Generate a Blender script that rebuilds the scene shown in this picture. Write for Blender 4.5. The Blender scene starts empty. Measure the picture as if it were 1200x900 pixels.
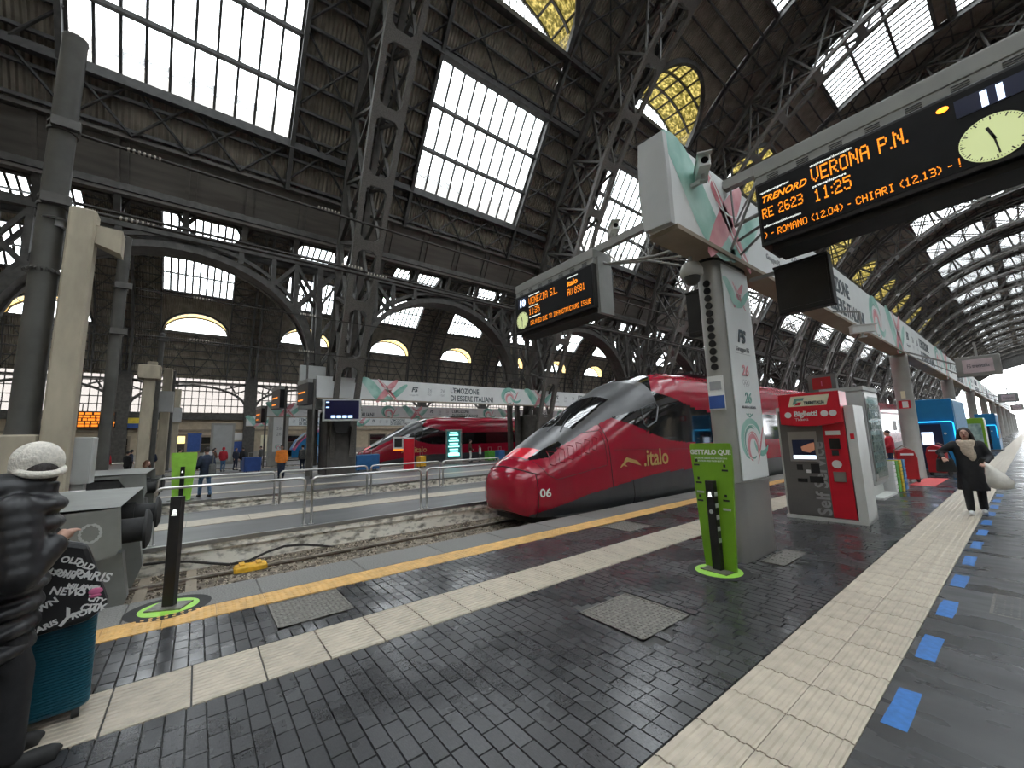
import bpy, math, random
import numpy as np
from mathutils import Matrix, Vector
random.seed(7)
PI = math.pi
scene = bpy.context.scene
COL = scene.collection

# ---------------------------------------------------------------- camera
cam_d = bpy.data.cameras.new('camera')
cam_d.sensor_width = 36.0
cam_d.lens = 470.5 / 1200 * 36.0
cam_d.clip_start = 0.05
cam_d.clip_end = 900
cam = bpy.data.objects.new('camera', cam_d)
COL.objects.link(cam)
def cam_rot(yaw, pit, rol):
    fw = Vector((-math.sin(yaw)*math.cos(pit), math.cos(yaw)*math.cos(pit), math.sin(pit)))
    r = Vector((math.cos(yaw), math.sin(yaw), 0)); u = r.cross(fw)
    r2 = math.cos(rol)*r + math.sin(rol)*u; u2 = -math.sin(rol)*r + math.cos(rol)*u
    return Matrix((r2, u2, -fw)).transposed()
cam.matrix_world = Matrix.Translation((0, 0, 1.7)) @ cam_rot(math.radians(52.04), math.radians(7.81), math.radians(-1.684)).to_4x4()
scene.camera = cam

# ---------------------------------------------------------------- world, light, exposure
world = bpy.data.worlds.new('overcast_sky')
scene.world = world
world.use_nodes = True
bg = world.node_tree.nodes['Background']
bg.inputs['Color'].default_value = (0.93, 0.965, 1.0, 1)
bg.inputs['Strength'].default_value = 4.6
vs = scene.view_settings
vs.view_transform = 'Standard'
vs.look = 'None'
vs.gamma = 1.0
vs.use_curve_mapping = False
vs.exposure = 1.15
try:
    scene.cycles.use_denoising = True
    scene.cycles.denoiser = 'OPENIMAGEDENOISE'
    scene.cycles.max_bounces = 8
    scene.cycles.diffuse_bounces = 5
    scene.cycles.transparent_max_bounces = 24
    scene.cycles.sample_clamp_indirect = 12
    scene.cycles.caustics_reflective = False
    scene.cycles.caustics_refractive = False
except Exception:
    pass

# ---------------------------------------------------------------- materials
MATS = {}
def mat(name, col, rough=0.6, metal=0.0, var=0.12, scale=4.0, bump=0.0, spec=0.5, emit=None, estr=1.0, rnd=0.0, stretch=(1, 1, 1), col2=None, lo=0.35, hi=0.65):
    m = bpy.data.materials.new(name)
    m.use_nodes = True
    nt = m.node_tree; N = nt.nodes; L = nt.links
    b = N['Principled BSDF']
    b.inputs['Roughness'].default_value = rough
    b.inputs['Metallic'].default_value = metal
    b.inputs['Specular IOR Level'].default_value = spec
    if emit is not None:
        b.inputs['Base Color'].default_value = (*col, 1)
        b.inputs['Emission Color'].default_value = (*emit, 1)
        b.inputs['Emission Strength'].default_value = estr
        MATS[name] = m
        return m
    tc = N.new('ShaderNodeTexCoord')
    mp = N.new('ShaderNodeMapping'); mp.inputs['Scale'].default_value = stretch
    nz = N.new('ShaderNodeTexNoise'); nz.inputs['Scale'].default_value = scale; nz.inputs['Detail'].default_value = 5
    L.new(tc.outputs['Object'], mp.inputs['Vector']); L.new(mp.outputs['Vector'], nz.inputs['Vector'])
    rp = N.new('ShaderNodeValToRGB')
    rp.color_ramp.elements[0].position = lo; rp.color_ramp.elements[1].position = hi
    a = [max(0, c*(1-var)) for c in col]; d = [min(1, c*(1+var)) for c in col] if col2 is None else col2
    rp.color_ramp.elements[0].color = (*a, 1); rp.color_ramp.elements[1].color = (*d, 1)
    L.new(nz.outputs['Fac'], rp.inputs['Fac'])
    out = rp.outputs['Color']
    if rnd:
        oi = N.new('ShaderNodeObjectInfo')
        mr = N.new('ShaderNodeMapRange'); mr.inputs['To Min'].default_value = 1-rnd; mr.inputs['To Max'].default_value = 1+rnd
        L.new(oi.outputs['Random'], mr.inputs['Value'])
        hs = N.new('ShaderNodeHueSaturation'); L.new(mr.outputs['Result'], hs.inputs['Value']); L.new(out, hs.inputs['Color'])
        out = hs.outputs['Color']
    L.new(out, b.inputs['Base Color'])
    if bump:
        bp = N.new('ShaderNodeBump'); bp.inputs['Strength'].default_value = bump; bp.inputs['Distance'].default_value = 0.02
        L.new(nz.outputs['Fac'], bp.inputs['Height']); L.new(bp.outputs['Normal'], b.inputs['Normal'])
    MATS[name] = m
    return m

def M(n): return MATS[n]

mat('steel_dark', (0.075, 0.070, 0.063), 0.55, 0, 0.25, 3, 0.1)
mat('steel_roof', (0.062, 0.060, 0.057), 0.6, 0, 0.25, 3)
mat('girder', (0.12, 0.108, 0.094), 0.6, 0, 0.2, 1.2, stretch=(1, .3, 3))
mat('steel_lattice', (0.115, 0.106, 0.095), 0.55, 0, 0.25, 20, 0.25)
mat('mast_grey', (0.10, 0.098, 0.09), 0.42, 0.2, 0.15, 2)
mat('concrete', (0.42, 0.37, 0.28), 0.8, 0, 0.16, 2.5, 0.15, stretch=(1, 1, .35))
mat('concrete_wall', (0.50, 0.46, 0.37), 0.85, 0, 0.5, 6.5, 0.5, stretch=(1, .8, 1.5), col2=(0.85, 0.81, 0.71), lo=.33, hi=.52)
mat('concrete_grey', (0.22, 0.21, 0.19), 0.85, 0, 0.25, 3, 0.2)
mat('basalt', (0.042, 0.042, 0.044), 0.30, 0, 0.25, 9, 0.06, rnd=0.25)
mat('basalt_joint', (0.05, 0.049, 0.047), 0.55, 0, 0.2, 12, 0.1)
mat('asphalt', (0.06, 0.06, 0.061), 0.30, 0, 0.16, 1.3, 0.05, stretch=(.5, 3.5, 1))
mat('asphalt_far', (0.10, 0.10, 0.10), 0.42, 0, 0.2, 2, 0.04, stretch=(1, .3, 1))
mat('kerb_stone', (0.17, 0.165, 0.155), 0.55, 0, 0.35, 60, 0.1, rnd=0.06)
mat('tactile_beige', (0.44, 0.385, 0.305), 0.45, 0, 0.12, 7, 0.05, rnd=0.05)
mat('tactile_yellow', (0.62, 0.37, 0.125), 0.5, 0, 0.16, 6, 0.05, rnd=0.07)
mat('manhole', (0.18, 0.17, 0.15), 0.45, 0.4, 0.35, 25, 0.2)
mat('blue_tape', (0.035, 0.15, 0.42), 0.5, 0, 0.2, 18)
mat('ballast', (0.11, 0.085, 0.06), 0.9, 0, 0.5, 5, 0.3, col2=(0.25, 0.21, 0.16))
mat('stone_mix', (0.13, 0.095, 0.062), 0.85, 0, 0.6, 20, 0, col2=(0.52, 0.45, 0.35), lo=.42, hi=.64)
mat('rail_steel', (0.20, 0.15, 0.11), 0.45, 0.6, 0.3, 8)
mat('rail_head', (0.45, 0.42, 0.38), 0.3, 0.9, 0.2, 8)
mat('stainless', (0.60, 0.59, 0.57), 0.28, 1.0, 0.06, 6)
mat('brushed_steel', (0.38, 0.375, 0.36), 0.34, 0.85, 0.05, 2)
mat('column_grey', (0.36, 0.355, 0.33), 0.35, 0.3, 0.08, 2)
mat('grey_paint', (0.20, 0.205, 0.19), 0.45, 0, 0.1, 3)
mat('cabinet_grey', (0.45, 0.46, 0.45), 0.5, 0, 0.05, 2)
mat('black', (0.012, 0.012, 0.013), 0.35, 0, 0.2, 5)
mat('black_matt', (0.018, 0.018, 0.018), 0.7, 0, 0.2, 5)
mat('board_black', (0.006, 0.006, 0.007), 0.55, 0, 0.2, 5, spec=0.2)
mat('sign_pale', (0.55, 0.45, 0.47), 0.5)
mat('rubber', (0.03, 0.03, 0.03), 0.75, 0, 0.2, 8)
mat('sign_grey', (0.26, 0.26, 0.245), 0.45, 0.1, 0.08, 3)
mat('white', (0.78, 0.78, 0.76), 0.45, 0, 0.04, 2)
mat('banner_white', (0.72, 0.74, 0.73), 0.5, 0, 0.04, 1.5)
mat('cream', (0.52, 0.43, 0.31), 0.8, 0, 0.1, 1.5)
mat('cream_dark', (0.30, 0.25, 0.19), 0.8, 0, 0.1, 2)
mat('wall_stone', (0.36, 0.33, 0.29), 0.8, 0, 0.15, 1.0)
mat('door_dark', (0.05, 0.04, 0.03), 0.4, 0, 0.2, 3)
mat('print_green', (0.16, 0.50, 0.40), 0.5, 0, 0.25, 1.2, col2=(0.45, 0.68, 0.6))
mat('print_dkgreen', (0.05, 0.22, 0.18), 0.5, 0, 0.3, 1.6, col2=(0.22, 0.45, 0.38))
mat('print_red', (0.68, 0.16, 0.20), 0.5, 0, 0.25, 1.2, col2=(0.80, 0.42, 0.44))
mat('print_dark', (0.05, 0.07, 0.08), 0.5)
mat('print_grey', (0.33, 0.34, 0.35), 0.5)
mat('train_red', (0.32, 0.007, 0.026), 0.16, 0, 0.06, 1.0, spec=0.6)
mat('train_black', (0.055, 0.055, 0.057), 0.32, 0, 0.1, 2, spec=0.6)
mat('train_glass', (0.010, 0.011, 0.012), 0.05, 0, 0.1, 2, spec=0.8)
mat('train_skirt', (0.055, 0.06, 0.066), 0.3, 0, 0.12, 2)
mat('train_seam', (0.02, 0.004, 0.006), 0.5)
mat('lamp_red', (0.75, 0.02, 0.04), 0.15, 0, 0.1, 3)
mat('gold', (0.62, 0.44, 0.16), 0.35, 0.4, 0.08, 6)
mat('bin_green', (0.17, 0.36, 0.02), 0.4, 0, 0.06, 3)
mat('ring_green', (0.33, 0.66, 0.08), 0.45, 0, 0.08, 5)
mat('ticket_red', (0.62, 0.012, 0.03), 0.35, 0, 0.06, 3)
mat('ticket_grey', (0.16, 0.155, 0.15), 0.4, 0.3, 0.06, 3)
mat('letter_grey', (0.33, 0.33, 0.33), 0.5)
mat('cream_sign', (0.80, 0.75, 0.55), 0.5, 0, 0.03, 2)
mat('frame_white', (0.62, 0.63, 0.60), 0.45, 0, 0.06, 2)
mat('kiosk_blue', (0.012, 0.17, 0.38), 0.3, 0, 0.08, 2)
mat('kiosk_navy', (0.012, 0.02, 0.06), 0.3, 0, 0.1, 2)
mat('mat_red', (0.60, 0.10, 0.10), 0.8, 0, 0.1, 6)
mat('cart_red', (0.38, 0.015, 0.02), 0.4, 0, 0.1, 4)
mat('skin', (0.55, 0.33, 0.25), 0.55, 0, 0.08, 12)
mat('hair_dark', (0.018, 0.012, 0.010), 0.5, 0, 0.3, 40, 0.3, stretch=(3, 3, .5))
mat('hair_brown', (0.12, 0.05, 0.025), 0.5, 0, 0.3, 40, 0.3)
mat('wool_white', (0.68, 0.64, 0.57), 0.9, 0, 0.12, 60, 0.5)
mat('cloth_black', (0.012, 0.012, 0.014), 0.75, 0, 0.25, 14, 0.15)
mat('puffer_black', (0.010, 0.010, 0.012), 0.38, 0, 0.2, 10, 0.1)
mat('cloth_navy', (0.02, 0.03, 0.06), 0.8, 0, 0.2, 14)
mat('denim', (0.07, 0.15, 0.27), 0.8, 0, 0.2, 20)
mat('cloth_grey', (0.12, 0.12, 0.12), 0.8, 0, 0.2, 14)
mat('cloth_brown', (0.12, 0.055, 0.035), 0.8, 0, 0.2, 14)
mat('cloth_orange', (0.72, 0.20, 0.02), 0.7, 0, 0.12, 8)
mat('cloth_red', (0.55, 0.02, 0.04), 0.7, 0, 0.12, 8)
mat('cloth_white', (0.66, 0.66, 0.66), 0.8, 0, 0.08, 8)
mat('cloth_blue', (0.25, 0.42, 0.60), 0.8, 0, 0.08, 8)
mat('scarf', (0.55, 0.45, 0.35), 0.9, 0, 0.15, 30, 0.4)
mat('bag_plastic', (0.70, 0.67, 0.60), 0.45, 0, 0.12, 9, 0.4)
mat('teal_case', (0.008, 0.085, 0.13), 0.35, 0, 0.1, 4)
mat('blue_case', (0.03, 0.16, 0.40), 0.4, 0, 0.1, 4)
mat('yellow_paint', (0.75, 0.42, 0.03), 0.5, 0, 0.15, 9)
mat('sign_blue', (0.04, 0.10, 0.34), 0.5)
mat('sign_yellow', (0.75, 0.55, 0.05), 0.5)
mat('cable', (0.03, 0.026, 0.022), 0.7)
mat('insulator', (0.40, 0.36, 0.30), 0.4)
mat('box_brown', (0.45, 0.36, 0.25), 0.7, 0, 0.15, 4)
mat('crate_green', (0.12, 0.42, 0.06), 0.5)
mat('crate_yellow', (0.70, 0.50, 0.03), 0.5)
mat('crate_blue', (0.06, 0.22, 0.55), 0.5)
mat('magenta', (0.65, 0.15, 0.30), 0.5)
mat('led_orange', (0.02, 0.01, 0.0), 0.5, emit=(1.0, 0.27, 0.01), estr=0.75)
mat('led_board', (0.02, 0.01, 0.0), 0.5, emit=(1.0, 0.25, 0.02), estr=0.7)
mat('led_lamp', (0.3, 0.1, 0.0), 0.5, emit=(1.0, 0.27, 0.02), estr=1.6)
mat('glowing_print', (0.8, 0.8, 0.8), 0.5, emit=(0.9, 0.95, 0.9), estr=0.6)  # white print brightened by added emission, not a lamp
mat('clock_face', (0.5, 0.55, 0.35), 0.5, emit=(0.62, 0.70, 0.30), estr=0.30)
mat('screen_teal', (0.0, 0.05, 0.06), 0.3, emit=(0.01, 0.10, 0.10), estr=0.4)
mat('screen_text', (0.4, 0.8, 0.8), 0.5, emit=(0.35, 0.95, 0.85), estr=1.0)
mat('screen_navy', (0.0, 0.0, 0.02), 0.2, emit=(0.01, 0.012, 0.05), estr=0.12)
mat('screen_blue', (0.3, 0.4, 0.6), 0.5, emit=(0.4, 0.65, 1.0), estr=1.0)
mat('screen_white', (0.6, 0.7, 0.8), 0.5, emit=(0.65, 0.78, 1.0), estr=0.9)
mat('screen_warm', (0.3, 0.15, 0.1), 0.5, emit=(0.32, 0.13, 0.07), estr=0.25)
mat('neon_blue', (0.05, 0.4, 0.6), 0.5, emit=(0.02, 0.50, 0.95), estr=1.1)
mat('window_warm', (0.6, 0.4, 0.1), 0.5, emit=(1.0, 0.72, 0.25), estr=1.1)
mat('lamp_white', (0.9, 0.9, 0.9), 0.5, emit=(1.0, 0.9, 0.7), estr=3)
mat('pale_teal', (0.3, 0.5, 0.5), 0.4, 0, 0.5, 3, col2=(0.5, 0.65, 0.62))  # mottled pale teal for shelf backs and a cabinet front
mat('drink_mix', (0.15, 0.25, 0.25), 0.4, 0, 0.6, 12, col2=(0.5, 0.5, 0.42))

def glass_mat(name, tint, diff, gloss_rough=0.15, diff_col=(0.8, 0.82, 0.82), gloss=0.06):
    """weathered roof glass: lets most light through, scatters some"""
    m = bpy.data.materials.new(name); m.use_nodes = True
    nt = m.node_tree; N = nt.nodes; L = nt.links
    N.remove(N['Principled BSDF'])
    t = N.new('ShaderNodeBsdfTransparent'); t.inputs['Color'].default_value = (*tint, 1)
    d = N.new('ShaderNodeBsdfTranslucent')
    g = N.new('ShaderNodeBsdfGlossy'); g.inputs['Roughness'].default_value = gloss_rough
    tc = N.new('ShaderNodeTexCoord'); nz = N.new('ShaderNodeTexNoise'); nz.inputs['Scale'].default_value = 2.2; nz.inputs['Detail'].default_value = 4
    L.new(tc.outputs['Object'], nz.inputs['Vector'])
    rp = N.new('ShaderNodeValToRGB'); rp.color_ramp.elements[0].color = (*[c*.8 for c in diff_col], 1); rp.color_ramp.elements[1].color = (*diff_col, 1)
    L.new(nz.outputs['Fac'], rp.inputs['Fac']); L.new(rp.outputs['Color'], d.inputs['Color'])
    a = N.new('ShaderNodeMixShader'); a.inputs['Fac'].default_value = diff
    L.new(t.outputs[0], a.inputs[1]); L.new(d.outputs[0], a.inputs[2])
    b = N.new('ShaderNodeMixShader'); b.inputs['Fac'].default_value = gloss
    L.new(a.outputs[0], b.inputs[1]); L.new(g.outputs[0], b.inputs[2])
    L.new(b.outputs[0], N['Material Output'].inputs['Surface'])
    MATS[name] = m
    return m
glass_mat('roof_glass', (0.92, 0.95, 0.96), 0.25, diff_col=(.85, .88, .88))
glass_mat('clear_glass', (0.85, 0.9, 0.9), 0.05, 0.03, gloss=0.10)
glass_mat('screen_glass', (0.115, 0.103, 0.094), 0.15, diff_col=(.12, .11, .10))
glass_mat('vault_amber', (0.03, 0.02, 0.003), 0.9, diff_col=(0.34, 0.23, 0.03), gloss=0.02)
glass_mat('vault_orange', (0.36, 0.22, 0.07), 0.7, diff_col=(0.42, 0.27, 0.09), gloss=0.02)
def amber_net():
    nt = MATS['vault_amber'].node_tree; N = nt.nodes; L = nt.links
    tr = [n for n in N if n.type == 'BSDF_TRANSLUCENT'][0]
    tc = N.new('ShaderNodeTexCoord'); mp = N.new('ShaderNodeMapping'); mp.inputs['Scale'].default_value = (1.3, .55, 1.3)
    nz = N.new('ShaderNodeTexNoise'); nz.inputs['Scale'].default_value = 4.5; nz.inputs['Detail'].default_value = 8
    L.new(tc.outputs['Object'], mp.inputs[0]); L.new(mp.outputs[0], nz.inputs['Vector'])
    rp = N.new('ShaderNodeValToRGB'); e = rp.color_ramp.elements
    e[0].position = .38; e[0].color = (0.02, 0.016, 0.003, 1); e[1].position = .66; e[1].color = (0.16, 0.12, 0.035, 1)
    x = e.new(.5); x.color = (0.05, 0.040, 0.010, 1)
    L.new(nz.outputs['Fac'], rp.inputs['Fac']); L.new(rp.outputs['Color'], tr.inputs['Color'])
amber_net()

def corrugated():
    m = mat('corrugated_deck', (0.28, 0.245, 0.195), 0.75, 0, 0.25, 1.2)
    nt = m.node_tree; N = nt.nodes; L = nt.links
    b = N['Principled BSDF']
    tc = N.new('ShaderNodeTexCoord')
    wv = N.new('ShaderNodeTexWave'); wv.bands_direction = 'Y'; wv.inputs['Scale'].default_value = 1.5; wv.inputs['Distortion'].default_value = 0
    L.new(tc.outputs['Object'], wv.inputs['Vector'])
    bp = N.new('ShaderNodeBump'); bp.inputs['Strength'].default_value = 0.9; bp.inputs['Distance'].default_value = 0.16
    L.new(wv.outputs['Fac'], bp.inputs['Height']); L.new(bp.outputs['Normal'], b.inputs['Normal'])
corrugated()

def paving_far():
    m = mat('paving_far', (0.042, 0.042, 0.044), 0.30, 0, 0.25, 6)
    nt = m.node_tree; N = nt.nodes; L = nt.links; b = N['Principled BSDF']
    tc = N.new('ShaderNodeTexCoord'); br = N.new('ShaderNodeTexBrick')
    br.inputs['Scale'].default_value = 1; br.inputs['Brick Width'].default_value = 0.20; br.inputs['Row Height'].default_value = 0.105
    br.inputs['Mortar Size'].default_value = 0.006
    br.inputs['Color1'].default_value = (.036, .036, .038, 1); br.inputs['Color2'].default_value = (.05, .05, .052, 1); br.inputs['Mortar'].default_value = (.03, .03, .03, 1)
    L.new(tc.outputs['Object'], br.inputs['Vector']); L.new(br.outputs['Color'], b.inputs['Base Color'])
paving_far()

def rough_noise(name, lo, hi, scale, stretch=(1, 1, 1)):
    nt = MATS[name].node_tree; N = nt.nodes; L = nt.links; b = N['Principled BSDF']
    tc = N.new('ShaderNodeTexCoord'); mp = N.new('ShaderNodeMapping'); mp.inputs['Scale'].default_value = stretch
    geo = N.new('ShaderNodeNewGeometry')
    nz = N.new('ShaderNodeTexNoise'); nz.inputs['Scale'].default_value = scale; nz.inputs['Detail'].default_value = 4
    L.new(geo.outputs['Position'], mp.inputs['Vector']); L.new(mp.outputs['Vector'], nz.inputs['Vector'])
    mr = N.new('ShaderNodeMapRange'); mr.inputs['From Min'].default_value = .35; mr.inputs['From Max'].default_value = .65
    mr.inputs['To Min'].default_value = lo; mr.inputs['To Max'].default_value = hi
    L.new(nz.outputs['Fac'], mr.inputs['Value']); L.new(mr.outputs['Result'], b.inputs['Roughness'])
rough_noise('basalt', 0.14, 0.40, 1.3)
rough_noise('paving_far', 0.15, 0.40, 1.3)
rough_noise('asphalt', 0.20, 0.45, 1.2, (1, 3, 1))

# ---------------------------------------------------------------- mesh helpers
class MB:
    def __init__(s): s.v = []; s.f = []
    def add(s, vs, fs):
        o = len(s.v); s.v += [tuple(p) for p in vs]; s.f += [tuple(i+o for i in f) for f in fs]; return s
    def box(s, a, b):
        x0, y0, z0 = a; x1, y1, z1 = b
        return s.add([(x0,y0,z0),(x1,y0,z0),(x1,y1,z0),(x0,y1,z0),(x0,y0,z1),(x1,y0,z1),(x1,y1,z1),(x0,y1,z1)],
                     [(0,3,2,1),(4,5,6,7),(0,1,5,4),(1,2,6,5),(2,3,7,6),(3,0,4,7)])
    def cbox(s, a, b, c):
        """box with chamfered vertical and top edges"""
        x0, y0, z0 = a; x1, y1, z1 = b
        def ring(i, z): return [(x0+c+i,y0+i,z),(x1-c-i,y0+i,z),(x1-i,y0+c+i,z),(x1-i,y1-c-i,z),(x1-c-i,y1-i,z),(x0+c+i,y1-i,z),(x0+i,y1-c-i,z),(x0+i,y0+c+i,z)]
        return s.loft([ring(0, z0), ring(0, z1-c), ring(c*.7, z1)])
    def bar(s, p, q, w, h=None, up=(0, 0, 1)):
        h = w if h is None else h
        p = Vector(p); q = Vector(q); d = (q-p)
        if d.length < 1e-6: return s
        d.normalize(); u = Vector(up)
        if abs(d.dot(u)) > .98: u = Vector((1, 0, 0)) if abs(d.x) < .9 else Vector((0, 1, 0))
        r = d.cross(u).normalized(); u = r.cross(d)
        r *= w/2; u *= h/2
        vs = [p-r-u, p+r-u, p+r+u, p-r+u, q-r-u, q+r-u, q+r+u, q-r+u]
        return s.add(vs, [(0,1,2,3),(7,6,5,4),(0,4,5,1),(1,5,6,2),(2,6,7,3),(3,7,4,0)])
    def cyl(s, p, q, r, n=12, r2=None, caps=True):
        r2 = r if r2 is None else r2
        p = Vector(p); q = Vector(q); d = (q-p).normalized()
        a = d.orthogonal().normalized(); b = d.cross(a)
        R0 = [p+r*(math.cos(t)*a+math.sin(t)*b) for t in [2*PI*i/n for i in range(n)]]
        R1 = [q+r2*(math.cos(t)*a+math.sin(t)*b) for t in [2*PI*i/n for i in range(n)]]
        return s.loft([R0, R1], caps)
    def loft(s, rings, caps=True, closed=True):
        n = len(rings[0]); vs = [p for r in rings for p in r]; fs = []
        for k in range(len(rings)-1):
            for i in range(n if closed else n-1):
                j = (i+1) % n
                fs.append((k*n+i, k*n+j, (k+1)*n+j, (k+1)*n+i))
        if caps and closed:
            fs.append(tuple(range(n-1, -1, -1))); fs.append(tuple((len(rings)-1)*n+i for i in range(n)))
        return s.add(vs, fs)
    def tube(s, pts, r, n=8):
        pts = [Vector(p) for p in pts]; rings = []; prev = None
        for i, p in enumerate(pts):
            d = (pts[min(i+1, len(pts)-1)]-pts[max(i-1, 0)]).normalized()
            if prev is None: a = d.orthogonal().normalized()
            else:
                a = prev-d*prev.dot(d); a.normalize()
            prev = a; b = d.cross(a)
            rr = r[i] if isinstance(r, (list, tuple)) else r
            rings.append([p+rr*(math.cos(2*PI*k/n)*a+math.sin(2*PI*k/n)*b) for k in range(n)])
        return s.loft(rings)
    def lathe(s, prof, c=(0, 0, 0), n=24):
        rings = [[(c[0]+r*math.cos(2*PI*k/n), c[1]+r*math.sin(2*PI*k/n), c[2]+z) for k in range(n)] for r, z in prof]
        return s.loft(rings)
    def prism(s, poly, f0, f1):
        """poly of 2D points mapped by f0 / f1 to the two 3D ends"""
        a = [f0(*p) for p in poly]; b = [f1(*p) for p in poly]
        return s.loft([a, b])
    def ell(s, c, r, n=12, m=8, rot=None):
        vs = []; c = Vector(c)
        for i in range(1, m):
            t = PI*i/m
            for k in range(n):
                v = Vector((r[0]*math.sin(t)*math.cos(2*PI*k/n), r[1]*math.sin(t)*math.sin(2*PI*k/n), r[2]*math.cos(t)))
                if rot is not None: v = rot @ v
                vs.append(c+v)
        top = Vector((0, 0, r[2])); bot = Vector((0, 0, -r[2]))
        if rot is not None: top = rot @ top; bot = rot @ bot
        o = len(vs); vs += [c+top, c+bot]; fs = []
        for i in range(m-2):
            for k in range(n):
                j = (k+1) % n; fs.append((i*n+k, (i+1)*n+k, (i+1)*n+j, i*n+j))
        for k in range(n):
            j = (k+1) % n; fs.append((o, k, j)); fs.append((o+1, (m-2)*n+j, (m-2)*n+k))
        return s.add(vs, fs)
    def mesh(s, name):
        me = bpy.data.meshes.new(name); me.from_pydata([tuple(p) for p in s.v], [], s.f); me.update(); return me
    def build(s, name, m, parent=None, smooth=False, bevel=0, loc=None):
        me = s.mesh(name); me.materials.append(M(m) if isinstance(m, str) else m)
        return link(name, me, parent, smooth, bevel, loc)

def link(name, me, parent=None, smooth=False, bevel=0, loc=None):
    o = bpy.data.objects.new(name, me); COL.objects.link(o)
    if parent is not None: o.parent = parent
    if loc is not None: o.location = loc
    if smooth:
        if smooth is True: me.polygons.foreach_set('use_smooth', [True]*len(me.polygons))
        else: me.set_sharp_from_angle(angle=math.radians(smooth)); me.polygons.foreach_set('use_smooth', [True]*len(me.polygons))
    if bevel:
        b = o.modifiers.new('bevel', 'BEVEL'); b.width = bevel; b.segments = 2; b.limit_method = 'ANGLE'
    return o

def empty(name, loc=(0, 0, 0), rz=0):
    o = bpy.data.objects.new(name, None); COL.objects.link(o); o.location = loc; o.rotation_euler = (0, 0, rz); o.empty_display_size = .2
    return o
def tag(o, label=None, cat=None, group=None, kind=None):
    if label: o['label'] = label
    if cat: o['category'] = cat
    if group: o['group'] = group
    if kind: o['kind'] = kind
    return o
def thing(name, label, cat, loc=(0, 0, 0), rz=0, group=None): return tag(empty(name, loc, rz), label, cat, group)
def struct(o, label=None): return tag(o, label, None, None, 'structure')
KIDS = {}
def copy_tree(o, parent=None, loc=None, rz=None):
    c = o.copy(); COL.objects.link(c); c.parent = parent
    if loc is not None: c.location = loc
    if rz is not None: c.rotation_euler = (0, 0, rz)
    for ch in list(o.children): copy_tree(ch, c)
    return c

def text(body, size, m, parent, origin, right, up, align='LEFT', ext=0.004, bold=0.0, name='lettering', sx=1.0, shear=0.0, space=1.0, fit=None):
    cu = bpy.data.curves.new('t', 'FONT'); cu.body = body; cu.size = size; cu.align_x = align; cu.offset = bold; cu.extrude = ext; cu.shear = shear
    cu.space_character = space
    cu.resolution_u = 3
    ob = bpy.data.objects.new('t', cu)
    me = bpy.data.meshes.new_from_object(ob)
    bpy.data.objects.remove(ob); bpy.data.curves.remove(cu)
    if fit:
        xs = [v.co.x for v in me.vertices]; sx = fit/(max(xs)-min(xs))
    r = Vector(right).normalized(); u = Vector(up).normalized(); n = r.cross(u)
    O = Vector(origin)
    for v in me.vertices:
        p = v.co.copy(); v.co = O+r*p.x*sx+u*p.y+n*p.z
    me.name = name
    me.materials.clear(); me.materials.append(M(m))
    return link(name, me, parent)

# dot-matrix characters, 5 x 7
DOTS = {'A':'01110 10001 10001 11111 10001 10001 10001','C':'01110 10001 10000 10000 10000 10001 01110','D':'11110 10001 10001 10001 10001 10001 11110','E':'11111 10000 10000 11110 10000 10000 11111',
'F':'11111 10000 10000 11110 10000 10000 10000','H':'10001 10001 10001 11111 10001 10001 10001','I':'01110 00100 00100 00100 00100 00100 01110','L':'10000 10000 10000 10000 10000 10000 11111','M':'10001 11011 10101 10101 10001 10001 10001',
'N':'10001 11001 10101 10101 10011 10001 10001','O':'01110 10001 10001 10001 10001 10001 01110','P':'11110 10001 10001 11110 10000 10000 10000','R':'11110 10001 10001 11110 10100 10010 10001','S':'01111 10000 10000 01110 00001 00001 11110',
'T':'11111 00100 00100 00100 00100 00100 00100','U':'10001 10001 10001 10001 10001 10001 01110','V':'10001 10001 10001 10001 10001 01010 00100','Y':'10001 10001 01010 00100 00100 00100 00100','Z':'11111 00001 00010 00100 01000 10000 11111',
'0':'01110 10001 10001 10001 10001 10001 01110','1':'00100 01100 00100 00100 00100 00100 01110','2':'01110 10001 00001 00110 01000 10000 11111','3':'11110 00001 00001 01110 00001 00001 11110','4':'00010 00110 01010 10010 11111 00010 00010',
'5':'11111 10000 11110 00001 00001 10001 01110','6':'01110 10000 10000 11110 10001 10001 01110','8':'01110 10001 10001 01110 10001 10001 01110','9':'01110 10001 10001 01111 00001 00001 01110','.':'0 0 0 0 0 0 1',':':'0 0 1 0 0 1 0','-':'000 000 000 111 000 000 000',
'<':'001 010 100 100 100 010 001','>':'100 010 001 001 001 010 100','!':'1 1 1 1 1 0 1',' ':'000 000 000 000 000 000 000'}
def dots(b, s_, x, z, h, fit, m='led_orange', y=-.309):
    cols = []
    for ch in s_:
        rows = DOTS[ch].split()
        for k in range(len(rows[0])): cols.append([r[k] == '1' for r in rows])
        cols.append([False]*7)
    cols.pop(); w = fit/len(cols); d = h/7; mb = MB()
    for i, c in enumerate(cols):
        for j in range(7):
            if c[j]:
                a = x+i*w; q = z+h-(j+1)*d; e = .04; mb.add([(a+w*e, y, q+d*e), (a+w*(1-e), y, q+d*e), (a+w*(1-e), y, q+d*(1-e)), (a+w*e, y, q+d*(1-e))], [(0,1,2,3)])
    return mb.build('lettering', m, b)

# ================================================================ SETTING
Y0, Y1 = -40.0, 290.0
RIB0, BAY = 6.5, 15.4
CX = 8.7            # axis of the great arch
KB = range(-3, 18)  # bays

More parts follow.
